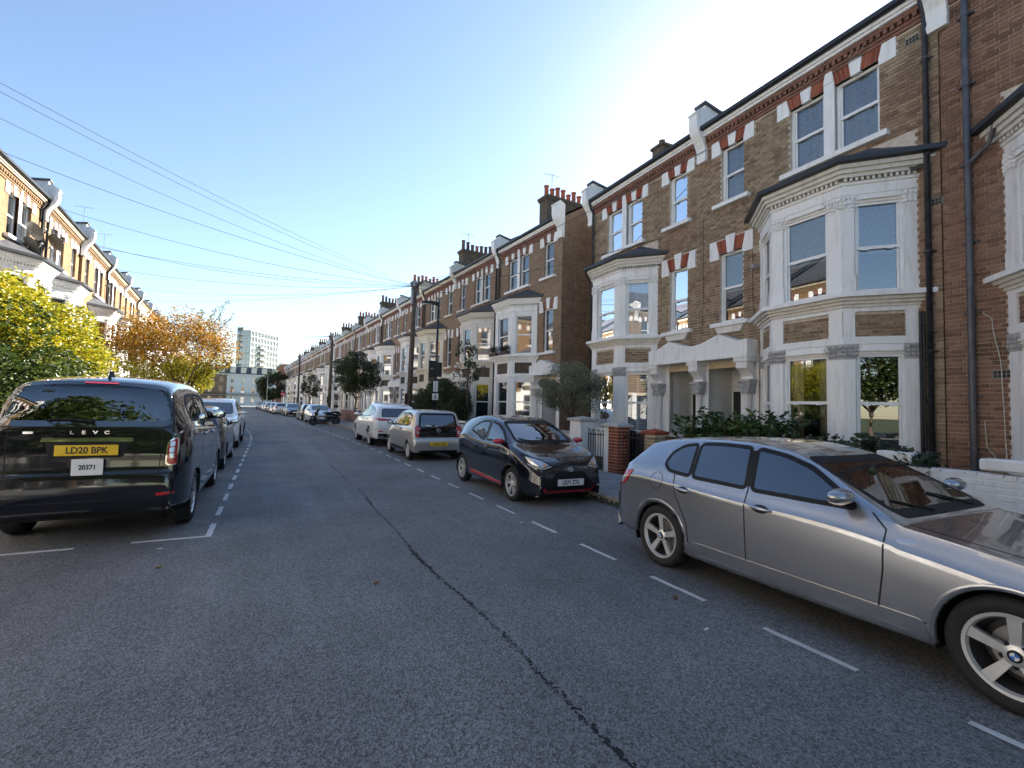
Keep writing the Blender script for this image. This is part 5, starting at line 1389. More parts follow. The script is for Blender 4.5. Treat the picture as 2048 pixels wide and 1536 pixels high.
def small_silver():
    r = veh('hatchback_car', 4.46, 15.06, AWAY, 'small silver three-door hatchback with black glass tailgate and yellow number plate', 'car', GR)
    sp = dict(w=.80, roofw=.60, crown=.05, axles=(1.21, -1.21), arch=.325, rw=.29, cowl=1.2,
        top=[(1.72, .22), (1.78, .45), (1.75, .65), (1.66, .78), (1.4, .91), (1.02, 1.0), (.7, 1.2), (.38, 1.37), (.1, 1.45), (-.3, 1.49), (-.9, 1.485), (-1.33, 1.45), (-1.48, 1.42), (-1.56, 1.25), (-1.65, 1.0), (-1.69, .82), (-1.71, .66), (-1.75, .62), (-1.765, .5), (-1.73, .28)],
        belt=[(1.7, .66), (1.0, .92), (0, .95), (-1, .98), (-1.6, .97)], bot=[(1.7, .2), (1, .2), (-1, .22), (-1.7, .26)], tailw=.1, tail=.3)
    c = Car(sp, r, 'paint_beige_silver', 1.2, True)
    c.window('side', [(.70, 1.0), (.45, 1.17), (.2, 1.30), (-.15, 1.355), (-.40, 1.365), (-.42, .99)], (1, -1), 'car_glass')
    c.window('side', [(-.50, 1.367), (-1.0, 1.35), (-1.26, 1.25), (-1.25, 1.09), (-1.05, 1.01), (-.50, .995)], (1, -1), 'car_glass_dark')
    c.window('front', [(-.56, 1.02), (.56, 1.02), (.5, 1.36), (-.5, 1.36)], (1,), 'car_glass', 'windscreen')
    c.window('rear', [(-.56, .97), (.56, .97), (.50, 1.34), (-.50, 1.34)], (1,), 'car_glass_dark', 'rear_window', .045, .07, 'gloss_black')
    c.body()
    c.patch('rear', rounded([(-.66, .68), (.66, .68), (.62, .93), (-.62, .93)], .05), .006, 'gloss_black', 'tailgate', 1, None, 4)
    for sg in (1, -1):
        c.patch('rear', rounded([(sg*.58, .69), (sg*.70, .70), (sg*.70, .98), (sg*.60, 1.04), (sg*.56, .9)], .03), .012, 'lamp_red', 'tail_lamp', 1, None, 4)
        c.patch('rear', rounded([(sg*.60, .78), (sg*.66, .78), (sg*.66, .86), (sg*.60, .86)], .015), .017, 'lamp_clear', 'lamp_inner', 1, None, 2)
        c.line('side', [(-.46, .98), (-.5, .6), (-.42, .33)], .006, .0015, sg=sg); c.line('side', [(.85, .94), (.88, .6), (.82, .33)], .006, .0015, sg=sg)
        c.patch('side', rounded([(-.85, .34), (.85, .34), (.82, .25), (-.8, .25)], .02), .006, 'trim', 'sill_skirt', sg, None, 2)
    c.line('rear', [(-.7, .655), (.7, .655)], .008, .0015); c.patch('rear', rounded([(-.34, .60), (.34, .60), (.32, .40), (-.32, .40)], .03), .003, 'paint_beige_silver', 'plate_recess', 1, None, 3)
    p, n = c.hit('rear', 0, .88); m = MB()
    m.tube([(p.x-.016, .052*math.cos(a), .88+.052*math.sin(a)) for a in [i*math.pi/12 for i in range(25)]], .006, 5, False)
    for pts in (((-.022, .045), (0, .004), (.022, .045)), ((-.042, .02), (-.02, -.042), (0, -.008), (.02, -.042), (.042, .02))):
        m.tube([(p.x-.016, a, .88+b) for a, b in pts], .005, 5)
    m.obj('emblem', 'chrome', r, smooth=True)
    MB().box(-.09, .09, -.002, .002, -.02, .02).obj('window_sticker', 'plate_white', r).location = (c.hit('rear', .28, 1.02)[0].x-.012, .28, 1.02)
    bpy.data.objects['window_sticker'].rotation_euler = (0, 0, math.pi/2)
    plate(c, -1, .49, 'OU63 WEJ', 'plate_yellow')
    m = MB(); m.tube([(-1.70, .0, 1.0), (-1.66, .26, 1.05)], .01, 5); m.obj('wiper', 'trim', r)
    c.patch('rear', rounded([(-.6, .31), (.6, .31), (.56, .26), (-.56, .26)], .02), .01, 'trim', 'valance', 1, None, 2)
    c.arches('paint_beige_silver', .02, .004); c.wheels('cover', .195, .165, .02, 'alloy'); c.mirror(.78, 1.02, .16, 'trim', .19)
    c.handle(-.28, .9, 'paint_beige_silver'); c.cabin([(.05, .33, .46, .6), (.05, -.33, .46, .6), (-.75, .33, .46, .5), (-.75, -.33, .46, .5)], .55, -1, 'cabin', .72, .93)
def white_suv(x, y, head, label, group, paint='paint_white', away=True, style='split5'):
    r = veh('sport_utility_car', x, y, head, label, 'car', group)
    sp = dict(w=.95, roofw=.66, crown=.06, axles=(1.445, -1.445), arch=.42, rw=.37, cowl=1.4,
        top=[(2.30, .3), (2.40, .6), (2.36, .8), (2.2, .93), (1.7, 1.04), (1.12, 1.11), (.75, 1.3), (.35, 1.5), (0, 1.62), (-.5, 1.685), (-1.1, 1.665), (-1.7, 1.58), (-2.02, 1.47), (-2.2, 1.25), (-2.36, 1.08), (-2.45, .95), (-2.49, .7), (-2.48, .5), (-2.42, .33)],
        belt=[(2.3, .72), (1.6, .98), (1.0, 1.06), (0, 1.09), (-1.2, 1.13), (-2.0, 1.15), (-2.4, 1.0)], bot=[(2.3, .25), (1, .26), (-1, .26), (-2.4, .32)], tailw=.14, nosew=.2)
    c = Car(sp, r, paint, 1.0, False)
    c.window('side', [(.78, 1.14), (.4, 1.35), (.1, 1.47), (-.3, 1.52), (-.32, 1.12)], (1, -1)); c.window('side', [(-.40, 1.525), (-.9, 1.53), (-1.2, 1.5), (-1.24, 1.15), (-.42, 1.12)], (1, -1)); c.window('side', [(-1.3, 1.49), (-1.65, 1.41), (-1.88, 1.28), (-1.8, 1.2), (-1.3, 1.16)], (1, -1))
    c.window('front', [(-.66, 1.16), (.66, 1.16), (.58, 1.5), (-.58, 1.5)], (1,), name='windscreen'); c.window('rear', [(-.62, 1.14), (.62, 1.14), (.56, 1.42), (-.56, 1.42)], (1,), name='rear_window')
    c.body()
    for sg in (1, -1):
        c.patch('rear', rounded([(sg*.3, 1.04), (sg*.84, 1.08), (sg*.86, .99), (sg*.6, .98), (sg*.3, 1.0)], .02), .008, 'lamp_red', 'tail_lamp', 1, None, 3)
        c.patch('rear', rounded([(sg*.55, .42), (sg*.75, .42), (sg*.75, .36), (sg*.55, .36)], .02), .012, 'chrome', 'exhaust', 1, None, 2)
        c.patch('rear', rounded([(sg*.6, .6), (sg*.8, .62), (sg*.8, .58), (sg*.6, .565)], .01), .008, 'lamp_red', 'reflector', 1, None, 2)
        c.patch('front', rounded([(sg*.48, .83), (sg*.82, .90), (sg*.84, .76), (sg*.55, .72)], .04), .008, 'lamp_clear', 'headlamp', 1, None, 3)
        c.line('side', [(-.36, 1.11), (-.36, .4)], .010, .0015, sg=sg); c.line('side', [(.85, 1.08), (.86, .45)], .010, .0015, sg=sg); c.line('side', [(-1.26, 1.14), (-1.15, .8), (-1.02, .45)], .010, .0015, sg=sg)
    c.line('rear', [(-.9, .66), (.9, .66)], .008, .0015); c.patch('rear', rounded([(-.8, .5), (.8, .5), (.74, .34), (-.74, .34)], .04), .006, 'trim', 'valance', 1, None, 3)
    c.patch('front', rounded([(-.42, .78), (.42, .78), (.38, .5), (-.38, .5)], .05), .006, 'trim', 'grille', 1, None, 3)
    m = MB(); p, n = c.hit('front', 0, .66); m.tube([(p.x+.02, .09*math.cos(a), .66+.09*math.sin(a)) for a in [i*math.pi/12 for i in range(25)]], .008, 5, False)
    for a in (1.571, 3.665, 5.76): m.tube([(p.x+.02, 0, .66), (p.x+.02, .088*math.cos(a), .66+.088*math.sin(a))], .008, 5)
    if not away: m.obj('emblem', 'chrome', r)
    c.arches('trim' if not away else paint, .035, .008); c.wheels(style, .27, .25, .02, 'alloy'); c.mirror(.9, 1.17, .19, paint, .25); c.handle(-.2, 1.0, paint); c.handle(-1.1, 1.03, paint)
def taxi():
    r = veh('taxi_cab', -1.74, 9.13, AWAY, 'black taxi cab seen from behind with a yellow number plate and white licence plate', 'taxi', GL)
    sp = dict(w=.92, roofw=.70, crown=.15, axles=(1.49, -1.49), arch=.385, rw=.345, cowl=1.3,
        top=[(2.36, .25), (2.42, .6), (2.36, .86), (2.2, 1.02), (1.7, 1.12), (1.28, 1.19), (.98, 1.42), (.62, 1.7), (.3, 1.82), (-.2, 1.885), (-1.0, 1.90), (-1.6, 1.88), (-2.0, 1.835), (-2.2, 1.76), (-2.27, 1.6), (-2.33, 1.36), (-2.36, 1.27), (-2.375, 1.15), (-2.40, 1.0), (-2.41, .82), (-2.44, .75), (-2.455, .55), (-2.44, .42), (-2.40, .36)],
        belt=[(2.3, .85), (1.4, 1.12), (.8, 1.18), (-1, 1.27), (-2.0, 1.31), (-2.4, 1.2)], bot=[(2.3, .25), (1, .24), (-1, .26), (-2.4, .36)], tailw=.16, tail=.55, nosew=.2)
    c = Car(sp, r, 'paint_blueblack', 1.5, True)
    c.window('rear', [(-.70, 1.34), (.70, 1.34), (.725, 1.45), (.60, 1.73), (-.60, 1.73), (-.725, 1.45)], (1,), 'car_glass_dark', 'rear_window', .05, .1, 'tint')
    for W in ([(-.95, 1.34), (-1.55, 1.36), (-1.78, 1.44), (-1.72, 1.56), (-1.5, 1.65), (-.95, 1.67)], [(-.85, 1.67), (.02, 1.66), (.02, 1.30), (-.85, 1.33)], [(.12, 1.65), (.4, 1.59), (.68, 1.5), (.95, 1.30), (.95, 1.26), (.12, 1.29)]):
        c.window('side', W, (1, -1), 'car_glass_dark', 'window', .03, .07)
    c.window('front', [(-.68, 1.24), (.68, 1.24), (.62, 1.68), (-.62, 1.68)], (1,), 'car_glass', 'windscreen')
    c.body()
    c.line('rear', [(-.80, 1.285), (.80, 1.285)], .007, .002, name='tailgate_gap')
    for sg in (1, -1):
        c.line('rear', [(sg*.66, 1.28), (sg*.655, 1.0), (sg*.645, .76)], .007, .002, name='tailgate_gap')
        tl = rounded([(sg*.725, 1.11), (sg*.80, 1.165), (sg*.80, .86), (sg*.715, .865)], .03)
        lp = c.patch('rear', outset(tl, .014), .010, 'chrome', 'tail_lamp', 1, None, 3); c.patch('rear', tl, .015, 'lamp_red', 'lamp_lens', 1, lp, 3)
        for k in range(3): c.patch('rear', rounded([(sg*.737, .93+k*.065), (sg*.782, .937+k*.067), (sg*.782, .99+k*.067), (sg*.737, .982+k*.065)], .008), .020, 'lamp_clear', 'lamp_segment', 1, lp, 2)
        c.patch('rear', rounded([(sg*.64, .55), (sg*.80, .555), (sg*.80, .525), (sg*.64, .515)], .006), .010, 'lamp_red', 'reflector', 1, None, 2)
        c.line('side', [(-.9, 1.3), (-.9, .45)], .010, .0015, sg=sg); c.line('side', [(.07, 1.28), (.07, .4)], .010, .0015, sg=sg); c.line('side', [(1.05, 1.17), (1.08, .45)], .010, .0015, sg=sg)
        c.line('side', [(-1.05, .42), (1.0, .40)], .025, .006, 'chrome', 'sill_trim', sg)
    c.line('rear', [(-.86, .765), (.86, .765)], .012, .002, name='bumper_gap'); c.line('rear', [(-.82, .49), (.82, .49)], .006, .002, name='bumper_crease')
    c.patch('rear', rounded([(-.39, 1.125), (.39, 1.125), (.385, 1.168), (-.385, 1.168)], .015), .022, 'chrome', 'tailgate_handle_bar', 1, None, 2)
    c.patch('rear', rounded([(-.36, 1.115), (.36, 1.115), (.31, .95), (-.31, .95)], .03), .003, 'trim', 'plate_recess', 1, None, 3)
    plate(c, -1, 1.035, 'LD20 BPK', 'plate_yellow', w=.54, h=.115)
    p = plate(c, -1, .855, '20371', 'plate_white', w=.27, h=.175, size=.07, name='licence_plate', y=-.02)
    for k, ch in enumerate('LEVC'):
        y = .15-.10*k; o = mobj('lettering', text_mesh(ch, .05, 'chrome', .002, 1.3), r, (c.hit('rear', y, 1.225)[0].x-.006, y, 1.225)); o.rotation_euler = (math.pi/2, 0, -math.pi/2)
    o = MB().box(-.04, .04, -.003, .003, -.012, .012).obj('model_badge', 'chrome', r); o.location = (c.hit('rear', .5, 1.225)[0].x-.006, .5, 1.225); o.rotation_euler = (0, 0, math.pi/2)
    c.line('rear', [(-.18, 1.775), (.12, 1.775)], .016, .008, 'lamp_red', 'brake_lamp')
    m = MB(); m.tube([(-2.36, -.02, 1.345), (-2.35, .2, 1.37), (-2.345, .38, 1.36)], [.022, .014, .008], 6); m.obj('wiper', 'trim', r)
    o = MB().prism([(-.09, 0), (.09, 0), (.02, .085), (-.03, .09)], 1, -.016, .016).obj('aerial_fin', 'paint_blueblack', r); o.location = (-1.9, -.05, 1.84)
    for nm, y, z, w, h, mt in (('licence_sticker', .40, 1.67, .17, .085, 'sticker_teal'), ('round_sticker', -.46, 1.43, .085, .085, 'sticker_teal'), ('round_sticker', -.58, 1.44, .085, .085, 'sticker_teal')):
        q, n = c.hit('rear', y, z); 
        if nm == 'round_sticker': c.patch('rear', [(y+.042*math.cos(a), z+.042*math.sin(a)) for a in [i*.4488 for i in range(14)]], -.004, mt, nm, 1, None, 2)
        else:
            st = c.patch('rear', rounded([(y-w/2, z-h/2), (y+w/2, z-h/2), (y+w/2, z+h/2), (y-w/2, z+h/2)], .01), -.004, mt, nm, 1, None, 2)
    o = mobj('lettering', text_mesh('54867', .04, 'ink', .001), r, (c.hit('rear', .40, 1.675)[0].x-.01, .40, 1.675)); o.rotation_euler = (math.pi/2, 0, -math.pi/2)
    c.arches('paint_blueblack', .03, .006); c.wheels('multi', .235, .2, .02, 'alloy'); c.mirror(.95, 1.36, .24, 'paint_black', .22)
    c.handle(-.7, 1.12, 'chrome', (1, -1), .2); c.handle(.25, 1.1, 'chrome', (1, -1), .2)
    c.cabin([(-1.45, .45, .5, .62), (-1.45, 0, .42, .62), (-1.45, -.45, .5, .62), (.35, -.4, .52, .7)], .62, -1, 'cabin', .95, 1.08)
    MB().box(-.32, -.28, -.7, .7, .4, 1.3).obj('partition', 'cabin', r)
def small_car(x, y, head, paint, label, group, shape='hatch', lamps=True, plates=None, front='tint', lod=.7):
    r = veh('saloon_car' if shape == 'saloon' else 'hatchback_car', x, y, head, label, 'car', group)
    if shape == 'saloon':
        top = [(2.2, .28), (2.27, .5), (2.2, .68), (1.7, .86), (1.0, .96), (.6, 1.15), (.2, 1.34), (-.3, 1.43), (-.9, 1.41), (-1.4, 1.22), (-1.8, 1.05), (-2.2, .99), (-2.32, .85), (-2.34, .6), (-2.28, .35)]
        sp = dict(w=.9, roofw=.6, axles=(1.38, -1.38), arch=.36, rw=.32, top=top, belt=[(2.2, .6), (1, .9), (0, .94), (-1.5, 1.0), (-2.3, .9)], bot=[(2.2, .22), (0, .2), (-2.3, .3)])
    else:
        top = [(2.0, .28), (2.06, .5), (2.0, .68), (1.55, .88), (1.0, .98), (.6, 1.18), (.2, 1.38), (-.3, 1.47), (-1.0, 1.46), (-1.6, 1.38), (-1.85, 1.15), (-1.97, .95), (-2.03, .75), (-2.03, .5), (-1.98, .3)]
        sp = dict(w=.88, roofw=.62, axles=(1.29, -1.29), arch=.35, rw=.315, top=top, belt=[(2.0, .62), (1, .92), (0, .96), (-1.5, 1.02), (-2, .95)], bot=[(2, .22), (0, .2), (-2, .28)])
    c = Car(sp, r, paint, lod, False)
    if shape == 'saloon': side = [[(.62, 1.0), (.2, 1.22), (-.1, 1.31), (-.35, 1.33), (-.32, .97)], [(-.42, 1.33), (-.85, 1.32), (-1.2, 1.2), (-1.42, 1.07), (-.42, .99)]]; rw = [(-.52, 1.08), (.52, 1.08), (.46, 1.31), (-.46, 1.31)]
    else: side = [[(.66, 1.02), (.3, 1.22), (.05, 1.33), (-.3, 1.37), (-.3, .99)], [(-.4, 1.37), (-.95, 1.37), (-1.35, 1.27), (-1.45, 1.12), (-.4, 1.0)]]; rw = [(-.55, 1.05), (.55, 1.05), (.5, 1.34), (-.5, 1.34)]
    for W in side: c.window('side', W, (1, -1))
    c.window('front', [(-.6, 1.04), (.6, 1.04), (.52, 1.34), (-.52, 1.34)], (1,), name='windscreen'); c.window('rear', rw, (1,), name='rear_window')
    c.body()
    for sg in (1, -1):
        c.patch('front', rounded([(sg*.45, .66), (sg*.76, .74), (sg*.76, .6), (sg*.5, .57)], .03), .008, 'lamp_clear', 'headlamp', 1, None, 3)
        c.patch('rear', rounded([(sg*.5, .92), (sg*.74, .96), (sg*.76, .76), (sg*.55, .76)], .03), .008, 'lamp_red', 'tail_lamp', 1, None, 3)
    c.patch('front', rounded([(-.5, .42), (.5, .42), (.42, .27), (-.42, .27)], .04), .006, 'trim', 'grille', 1, None, 3)
    c.patch('front', rounded([(-.38, .62), (.38, .62), (.36, .54), (-.36, .54)], .02), .006, 'trim', 'upper_grille', 1, None, 2)
    for e, mt in ((1, 'plate_white'), (-1, 'plate_yellow')):
        z = .47 if e > 0 else .62; f = 'front' if e > 0 else 'rear'
        o = MB().box(-.26, .26, -.055, .055, -.004, .004).obj('number_plate', mt, r); o.location = (c.hit(f, 0, z)[0].x+e*.02, 0, z); o.rotation_euler = (math.pi/2, 0, math.pi/2*e)
    c.arches(paint, .025, .005); c.wheels('multi' if shape == 'saloon' else 'split5', .21, .2, .02); c.mirror(.62, 1.04, .16, paint, .2)
    return r
def scooter():
    r = veh('motor_scooter', 3.62, 36.0, R_(178), 'black motor scooter parked across the bay in front of the pale silver car', 'scooter', None)
    r.scale = (1.12, 1.12, 1.12)
    R = .26
    for x, nm in ((.72, 'front_wheel'), (-.62, 'rear_wheel')):
        o = MB().lathe([(.15, -.05), (.2, -.06), (R-.02, -.05), (R, -.02), (R, .02), (R-.02, .05), (.2, .06), (.15, .05)], 28, 'y', (0, 0, 0), True).obj('wheel', 'tyre', r, smooth=True); o.location = (x, 0, R)
        m = MB().lathe([(.155, -.03), (.155, .03)], 24, 'y')
        for k in range(5): a = k*1.2566; m.tube([(0, 0, 0), (.155*math.cos(a), 0, .155*math.sin(a))], .014, 6)
        m.obj('rim', 'alloy_dark', o)
    m = MB(); m.tube([(.72, 0, R), (.62, 0, .55), (.47, 0, 1.02)], [.035, .035, .028], 10); m.obj('fork', 'trim', r, smooth=True)
    m = MB(); m.ball((.74, 0, .55), .24, .08, .07, 14, 8); m.obj('mudguard', 'paint_black', r, smooth=True)
    sec = [(.70, .42, .12, .14), (.62, .6, .2, .2), (.52, .8, .24, .2), (.46, .98, .22, .12)]
    m = MB(); 
    for (x, z, w, h) in sec: m.ball((x, 0, z), .09, w, h, 14, 9)
    m.obj('front_shield', 'paint_black', r, smooth=True)
    m = MB(); m.prism([(.5, .98), (.6, .95), (.38, 1.36), (.34, 1.36)], 1, -.16, .16); m.obj('windshield', 'car_glass_dark', r)
    m = MB(); m.tube([(.42, -.33, 1.05), (.47, -.15, 1.02), (.47, .15, 1.02), (.42, .33, 1.05)], .018, 8); m.obj('handlebar', 'trim', r, smooth=True)
    for s_ in (-1, 1):
        m = MB(); m.tube([(.45, s_*.25, 1.05), (.44, s_*.3, 1.2)], .007, 5); m.ball((.44, s_*.33, 1.23), .02, .06, .035, 10, 6); m.obj('mirror', 'trim', r, smooth=True)
    m = MB(); m.ball((.1, 0, .33), .5, .16, .09, 16, 8); m.ball((-.35, 0, .58), .48, .17, .17, 18, 10); m.ball((-.78, 0, .70), .2, .13, .1, 14, 8); m.obj('body', 'paint_black', r, smooth=True)
    m = MB(); m.ball((-.12, 0, .78), .32, .16, .07, 16, 8); m.ball((-.6, 0, .84), .28, .15, .07, 16, 8); m.obj('seat', 'trim', r, smooth=True)
    m = MB(); m.ball((.66, 0, .84), .05, .11, .07, 12, 8); m.obj('headlamp', 'lamp_clear', r, smooth=True)
    m = MB(); m.ball((-.96, 0, .7), .03, .09, .04, 10, 6); m.obj('tail_lamp', 'lamp_red', r, smooth=True)
    m = MB(); m.tube([(-.1, -.16, .2), (-.5, -.2, .25), (-.85, -.2, .33)], [.03, .05, .05], 8); m.obj('exhaust', 'grey_metal', r, smooth=True)
    m = MB(); m.tube([(-.05, .1, .25), (-.1, .3, .01)], .012, 6); m.obj('side_stand', 'trim', r)
def build_vehicles():
    silver_hatch(); black_hatch(); small_silver(); taxi(); scooter()
    white_suv(4.45, 20.63, AWAY+.01, 'white sport utility car parked ahead of the small silver hatchback', GR)
    far = AWAY+.064; ft = TOW+.064
    small_car(3.55, 40.5, ft, 'paint_lightsilver', 'pale silver hatchback facing the camera behind the scooter', GR)
    small_car(3.28, 46.9, far, 'paint_black', 'black hatchback with red tail lamps seen from behind, beyond the pale silver car', GR)
    small_car(2.45, 59.0, ft, 'paint_darkgrey', 'dark grey saloon facing the camera, third car beyond the scooter', GR, 'saloon')
    fl = ['silver', 'grey', 'black', 'white', 'silver', 'dark blue', 'grey', 'black']
    pm = ['paint_lightsilver', 'paint_silver', 'paint_black', 'paint_white', 'paint_lightsilver', 'paint_blue', 'paint_darkgrey', 'paint_black']
    for i in range(8):
        y = 67+i*6.2; small_car(4.42+bend(y)*1.0, y, ft if i % 3 else far, pm[i], ORD[i]+' of the far row of parked cars on the right, '+fl[i], GR, 'saloon' if i % 2 else 'hatch', lod=.5)
    small_car(-1.72, 14.35, AWAY, 'paint_darkgrey', 'dark grey hatchback parked directly ahead of the taxi', GL, lod=1)
    white_suv(-1.80, 20.45, TOW, 'white sport utility car facing the camera on the left', GL, 'paint_white', False)
    small_car(-2.05, 26.5, TOW+.03, 'paint_black', 'black hatchback behind the white sport utility car on the left', GL)
    for i in range(3):
        y = 33+i*6.3; small_car(-1.95+bend(y), y, far, ('paint_silver', 'paint_white', 'paint_darkgrey')[i], ('silver', 'white', 'dark grey')[i]+' hatchback far along the left kerb', GL, lod=.5)
build_vehicles()
# ---------------------------------------------------------------- trees, hedges, plants
def leaves(m, rnd, centre, rad, n, size, shell=.5, up=.3, asp=.55, keep=None):
    cx, cy, cz = centre
    for i in range(n):
        while True:
            x, y, z = rnd.uniform(-1, 1), rnd.uniform(-1, 1), rnd.uniform(-1, 1); d = x*x+y*y+z*z
            if d < 1 and d > 1e-4: break
        f = (d**.5)**(-shell) if shell else 1; f = min(f, 1/d**.5)
        p = Vector((cx+x*f*rad[0], cy+y*f*rad[1], cz+z*f*rad[2]))
        if keep and not keep(p): continue
        a = rnd.random()*6.283; t = Vector((math.cos(a), math.sin(a), rnd.gauss(0, .5))).normalized()
        nr = Vector((rnd.gauss(0, .6), rnd.gauss(0, .6), rnd.gauss(up, .6)))
        b = t.cross(nr)
        if b.length < .05: continue
        b.normalize(); l = size*(.6+.8*rnd.random()); w = l*asp; nn = b.cross(t)*(w*.25)
        k = len(m.v); m.v += [tuple(p-t*l*.5), tuple(p+b*w*.5+nn), tuple(p+t*l*.5), tuple(p-b*w*.5+nn)]
        m.f += [(k, k+1, k+2), (k, k+2, k+3)]
def limb(m, a, b, r0, r1, rnd, n=6, wob=.06):
    P = []; a, b = Vector(a), Vector(b); L = (b-a).length
    for i in range(n+1):
        t = i/n; q = a.lerp(b, t)
        if 0 < i < n: q += Vector((rnd.gauss(0, wob), rnd.gauss(0, wob), rnd.gauss(0, wob*.5)))*L*.25
        P.append(q)
    m.tube(P, [r0+(r1-r0)*i/n for i in range(n+1)], 8); return P
def tree(name, loc, label, cat, trunk_h, r0, crown, lm, nl, size, seed, group=None, clumps=40, cr=.35, limbs=7, keep=None, second=None, fork=None, shell=.5, asp=.55):
    """crown: (cx, cy, cz, rx, ry, rz) relative; leaves gathered in clumps at the branch ends"""
    rnd = random.Random(seed); r = empty(name, loc, 0, label, cat, group)
    m = MB(); limb(m, (0, 0, 0), fork or (rnd.gauss(0, .05), rnd.gauss(0, .05), trunk_h), r0, r0*.7, rnd, 6, .05)
    top = Vector(fork or (0, 0, trunk_h)); cx, cy, cz, rx, ry, rz = crown; ends = []
    for i in range(clumps):
        while True:
            x, y, z = rnd.uniform(-1, 1), rnd.uniform(-1, 1), rnd.uniform(-1, 1); d = (x*x+y*y+z*z)**.5
            if .25 < d < 1: break
        f = d**-.35; ends.append(Vector((cx+x*f*rx*.88, cy+y*f*ry*.88, cz+z*f*rz*.88)))
    mains = []
    for i in range(limbs):
        e = ends[i*len(ends)//limbs]; P = limb(m, top*(.75+.25*rnd.random()), top.lerp(e, .8), r0*.5, r0*.14, rnd, 6, .1); mains += P[2:]
    for e in ends:
        q = min(mains, key=lambda p: (p-e).length+(0 if p.z < e.z+.3 else .6)); limb(m, q, e, r0*.13, r0*.03, rnd, 4, .12)
    m.obj('trunk', 'bark', r, smooth=True, fix=False)
    A, B = MB(), MB()
    for e in ends:
        k = .65+.7*rnd.random(); rad = (cr*rx*k, cr*ry*k, cr*rz*k*1.0)
        pick = A if not second or not second[1](e) else B
        leaves(pick, rnd, e, rad, nl//clumps, size, shell, .3, asp, keep)
    A.obj('crown', lm, r, fix=False)
    if second and B.f: B.obj('crown', second[0], r, fix=False)
    return r
def build_plants():
    G = 'street and garden trees'
    # big yellow and green shrub tree on the left
    tree('shrub_tree', (-6.0, 15.6, .08), 'large bright yellow and green leafed tree rising behind the taxi', 'tree', 1.4, .11, (.25, -.2, 2.3, 1.85, 4.4, 2.05), 'leaf_yellow', 100000, .1, 3, G, 150, .25, 9, None, ('leaf_green', lambda e: (e.z < 2.7 and e.y < 1.2 and not (e.z > 2.2 and e.x > .9)) or (e.y < -1.5 and e.z < 3.1)), None, .4)
    # orange autumn tree
    tree('autumn_tree', (-4.3, 32.5, .08), 'orange and yellow autumn street tree on the left pavement', 'tree', 2.3, .14, (-.75, 0, 4.3, 3.15, 3.0, 2.35), 'leaf_orange', 24000, .12, 5, G, 90, .26, 9, None, ('leaf_yellow', lambda e: e.z < 3.7), None, .25)
    rnd = random.Random(8); r = [o for o in bpy.data.objects if o.name.startswith('autumn_tree')][0]; m = MB(); L = MB()
    for (x, y, z) in ((1.8, .4, 7.4), (1.35, -.3, 6.9), (.6, .3, 6.7), (2.2, .2, 6.6)):
        P = limb(m, (x*.35, y, 4.8), (x, y, z), .03, .006, rnd, 8, .04)
        for p in P[3:]: leaves(L, rnd, p, (.14, .14, .2), 26, .1, .2)
    m.obj('twig', 'bark', r, smooth=True, fix=False); L.obj('crown', 'leaf_olive', r, fix=False)
    # olive tree by the gable house
    tree('olive_tree', (7.95, 11.75, .07), 'grey green olive tree with forked trunk over the white garden wall', 'tree', 1.45, .085, (.25, .25, 2.15, 1.05, 1.1, .78), 'leaf_olive', 22000, .06, 9, G, 75, .24, 7, None, None, (.05, -.05, 1.25), .3, .3)
    # round dark street tree, thin sapling, far trees
    tree('street_tree', (5.35, 34, .1), 'round dark green street tree on the right pavement by the scooter', 'tree', 2.0, .07, (.05, 0, 3.5, 1.75, 1.8, 1.6), 'leaf_dark', 15000, .11, 12, G, 80, .22, 9, None, None, None, .3)
    tree('sapling_tree', (6.75, 17.0, .1), 'thin young street tree with sparse leaves near the lamp post', 'tree', 2.4, .03, (.0, 0, 3.0, .75, .75, 1.0), 'leaf_dark', 900, .1, 15, G, 26, .2, 8)
    tree('sapling_tree', (4.2+.0, 60, .1), 'thin dark tree with layered branches far along the right pavement', 'tree', 2.0, .06, (0, 0, 3.4, 1.2, 1.2, 1.9), 'leaf_dark', 3500, .14, 16, G, 34, .2, 8)
    tree('street_tree', (.7, 118, .1), 'broad dark tree at the far end of the right terrace', 'tree', 2.2, .2, (0, 0, 5.0, 3.4, 3.4, 3.6), 'leaf_dark', 9000, .32, 18, G, 60, .26, 8)
    tree('street_tree', (-7.6, 62, .1), 'golden street tree far along the left pavement', 'tree', 2.2, .15, (0, 0, 4.4, 2.4, 2.4, 2.2), 'leaf_yellow', 7000, .2, 19, G, 50, .26, 8)
    for i, y in enumerate((-3.5, -10.5, -18, -27)):  # unseen trees added for reflections and to cover the sunlit fronts
        tree('street_tree', (-4.6, y, .1), ORD[i]+' green tree added out of view on the left pavement behind the camera', 'tree', 2.3, .16, (0, 0, 5.0, 3.0, 3.4, 2.9), 'leaf_green', 9000, .24, 40+i, G, 60, .27, 9)
    # clipped hedge bush
    r = empty('hedge_bush', (7.9, 23.6, .07), 0, 'dark rounded evergreen hedge behind the lamp post', 'hedge'); rnd = random.Random(21)
    m = MB(); 
    for i in range(10): limb(m, (rnd.gauss(0, .1), rnd.uniform(-2, 2), 0), (rnd.gauss(0, .3), rnd.uniform(-2.8, 2.8), 1.9), .035, .012, rnd, 5, .08)
    m.obj('stem', 'bark', r, smooth=True, fix=False); m = MB()
    for k in range(150):
        y = rnd.uniform(-3.2, 3.2); t = 1-(abs(y)/3.4)**3; a = rnd.random()*6.28
        leaves(m, rnd, (.75*math.cos(a)*t, y, 1.55+1.05*math.sin(a)*t), (.38, .42, .38), 260, .085, .4)
    m.obj('foliage', 'leaf_dark', r, fix=False)
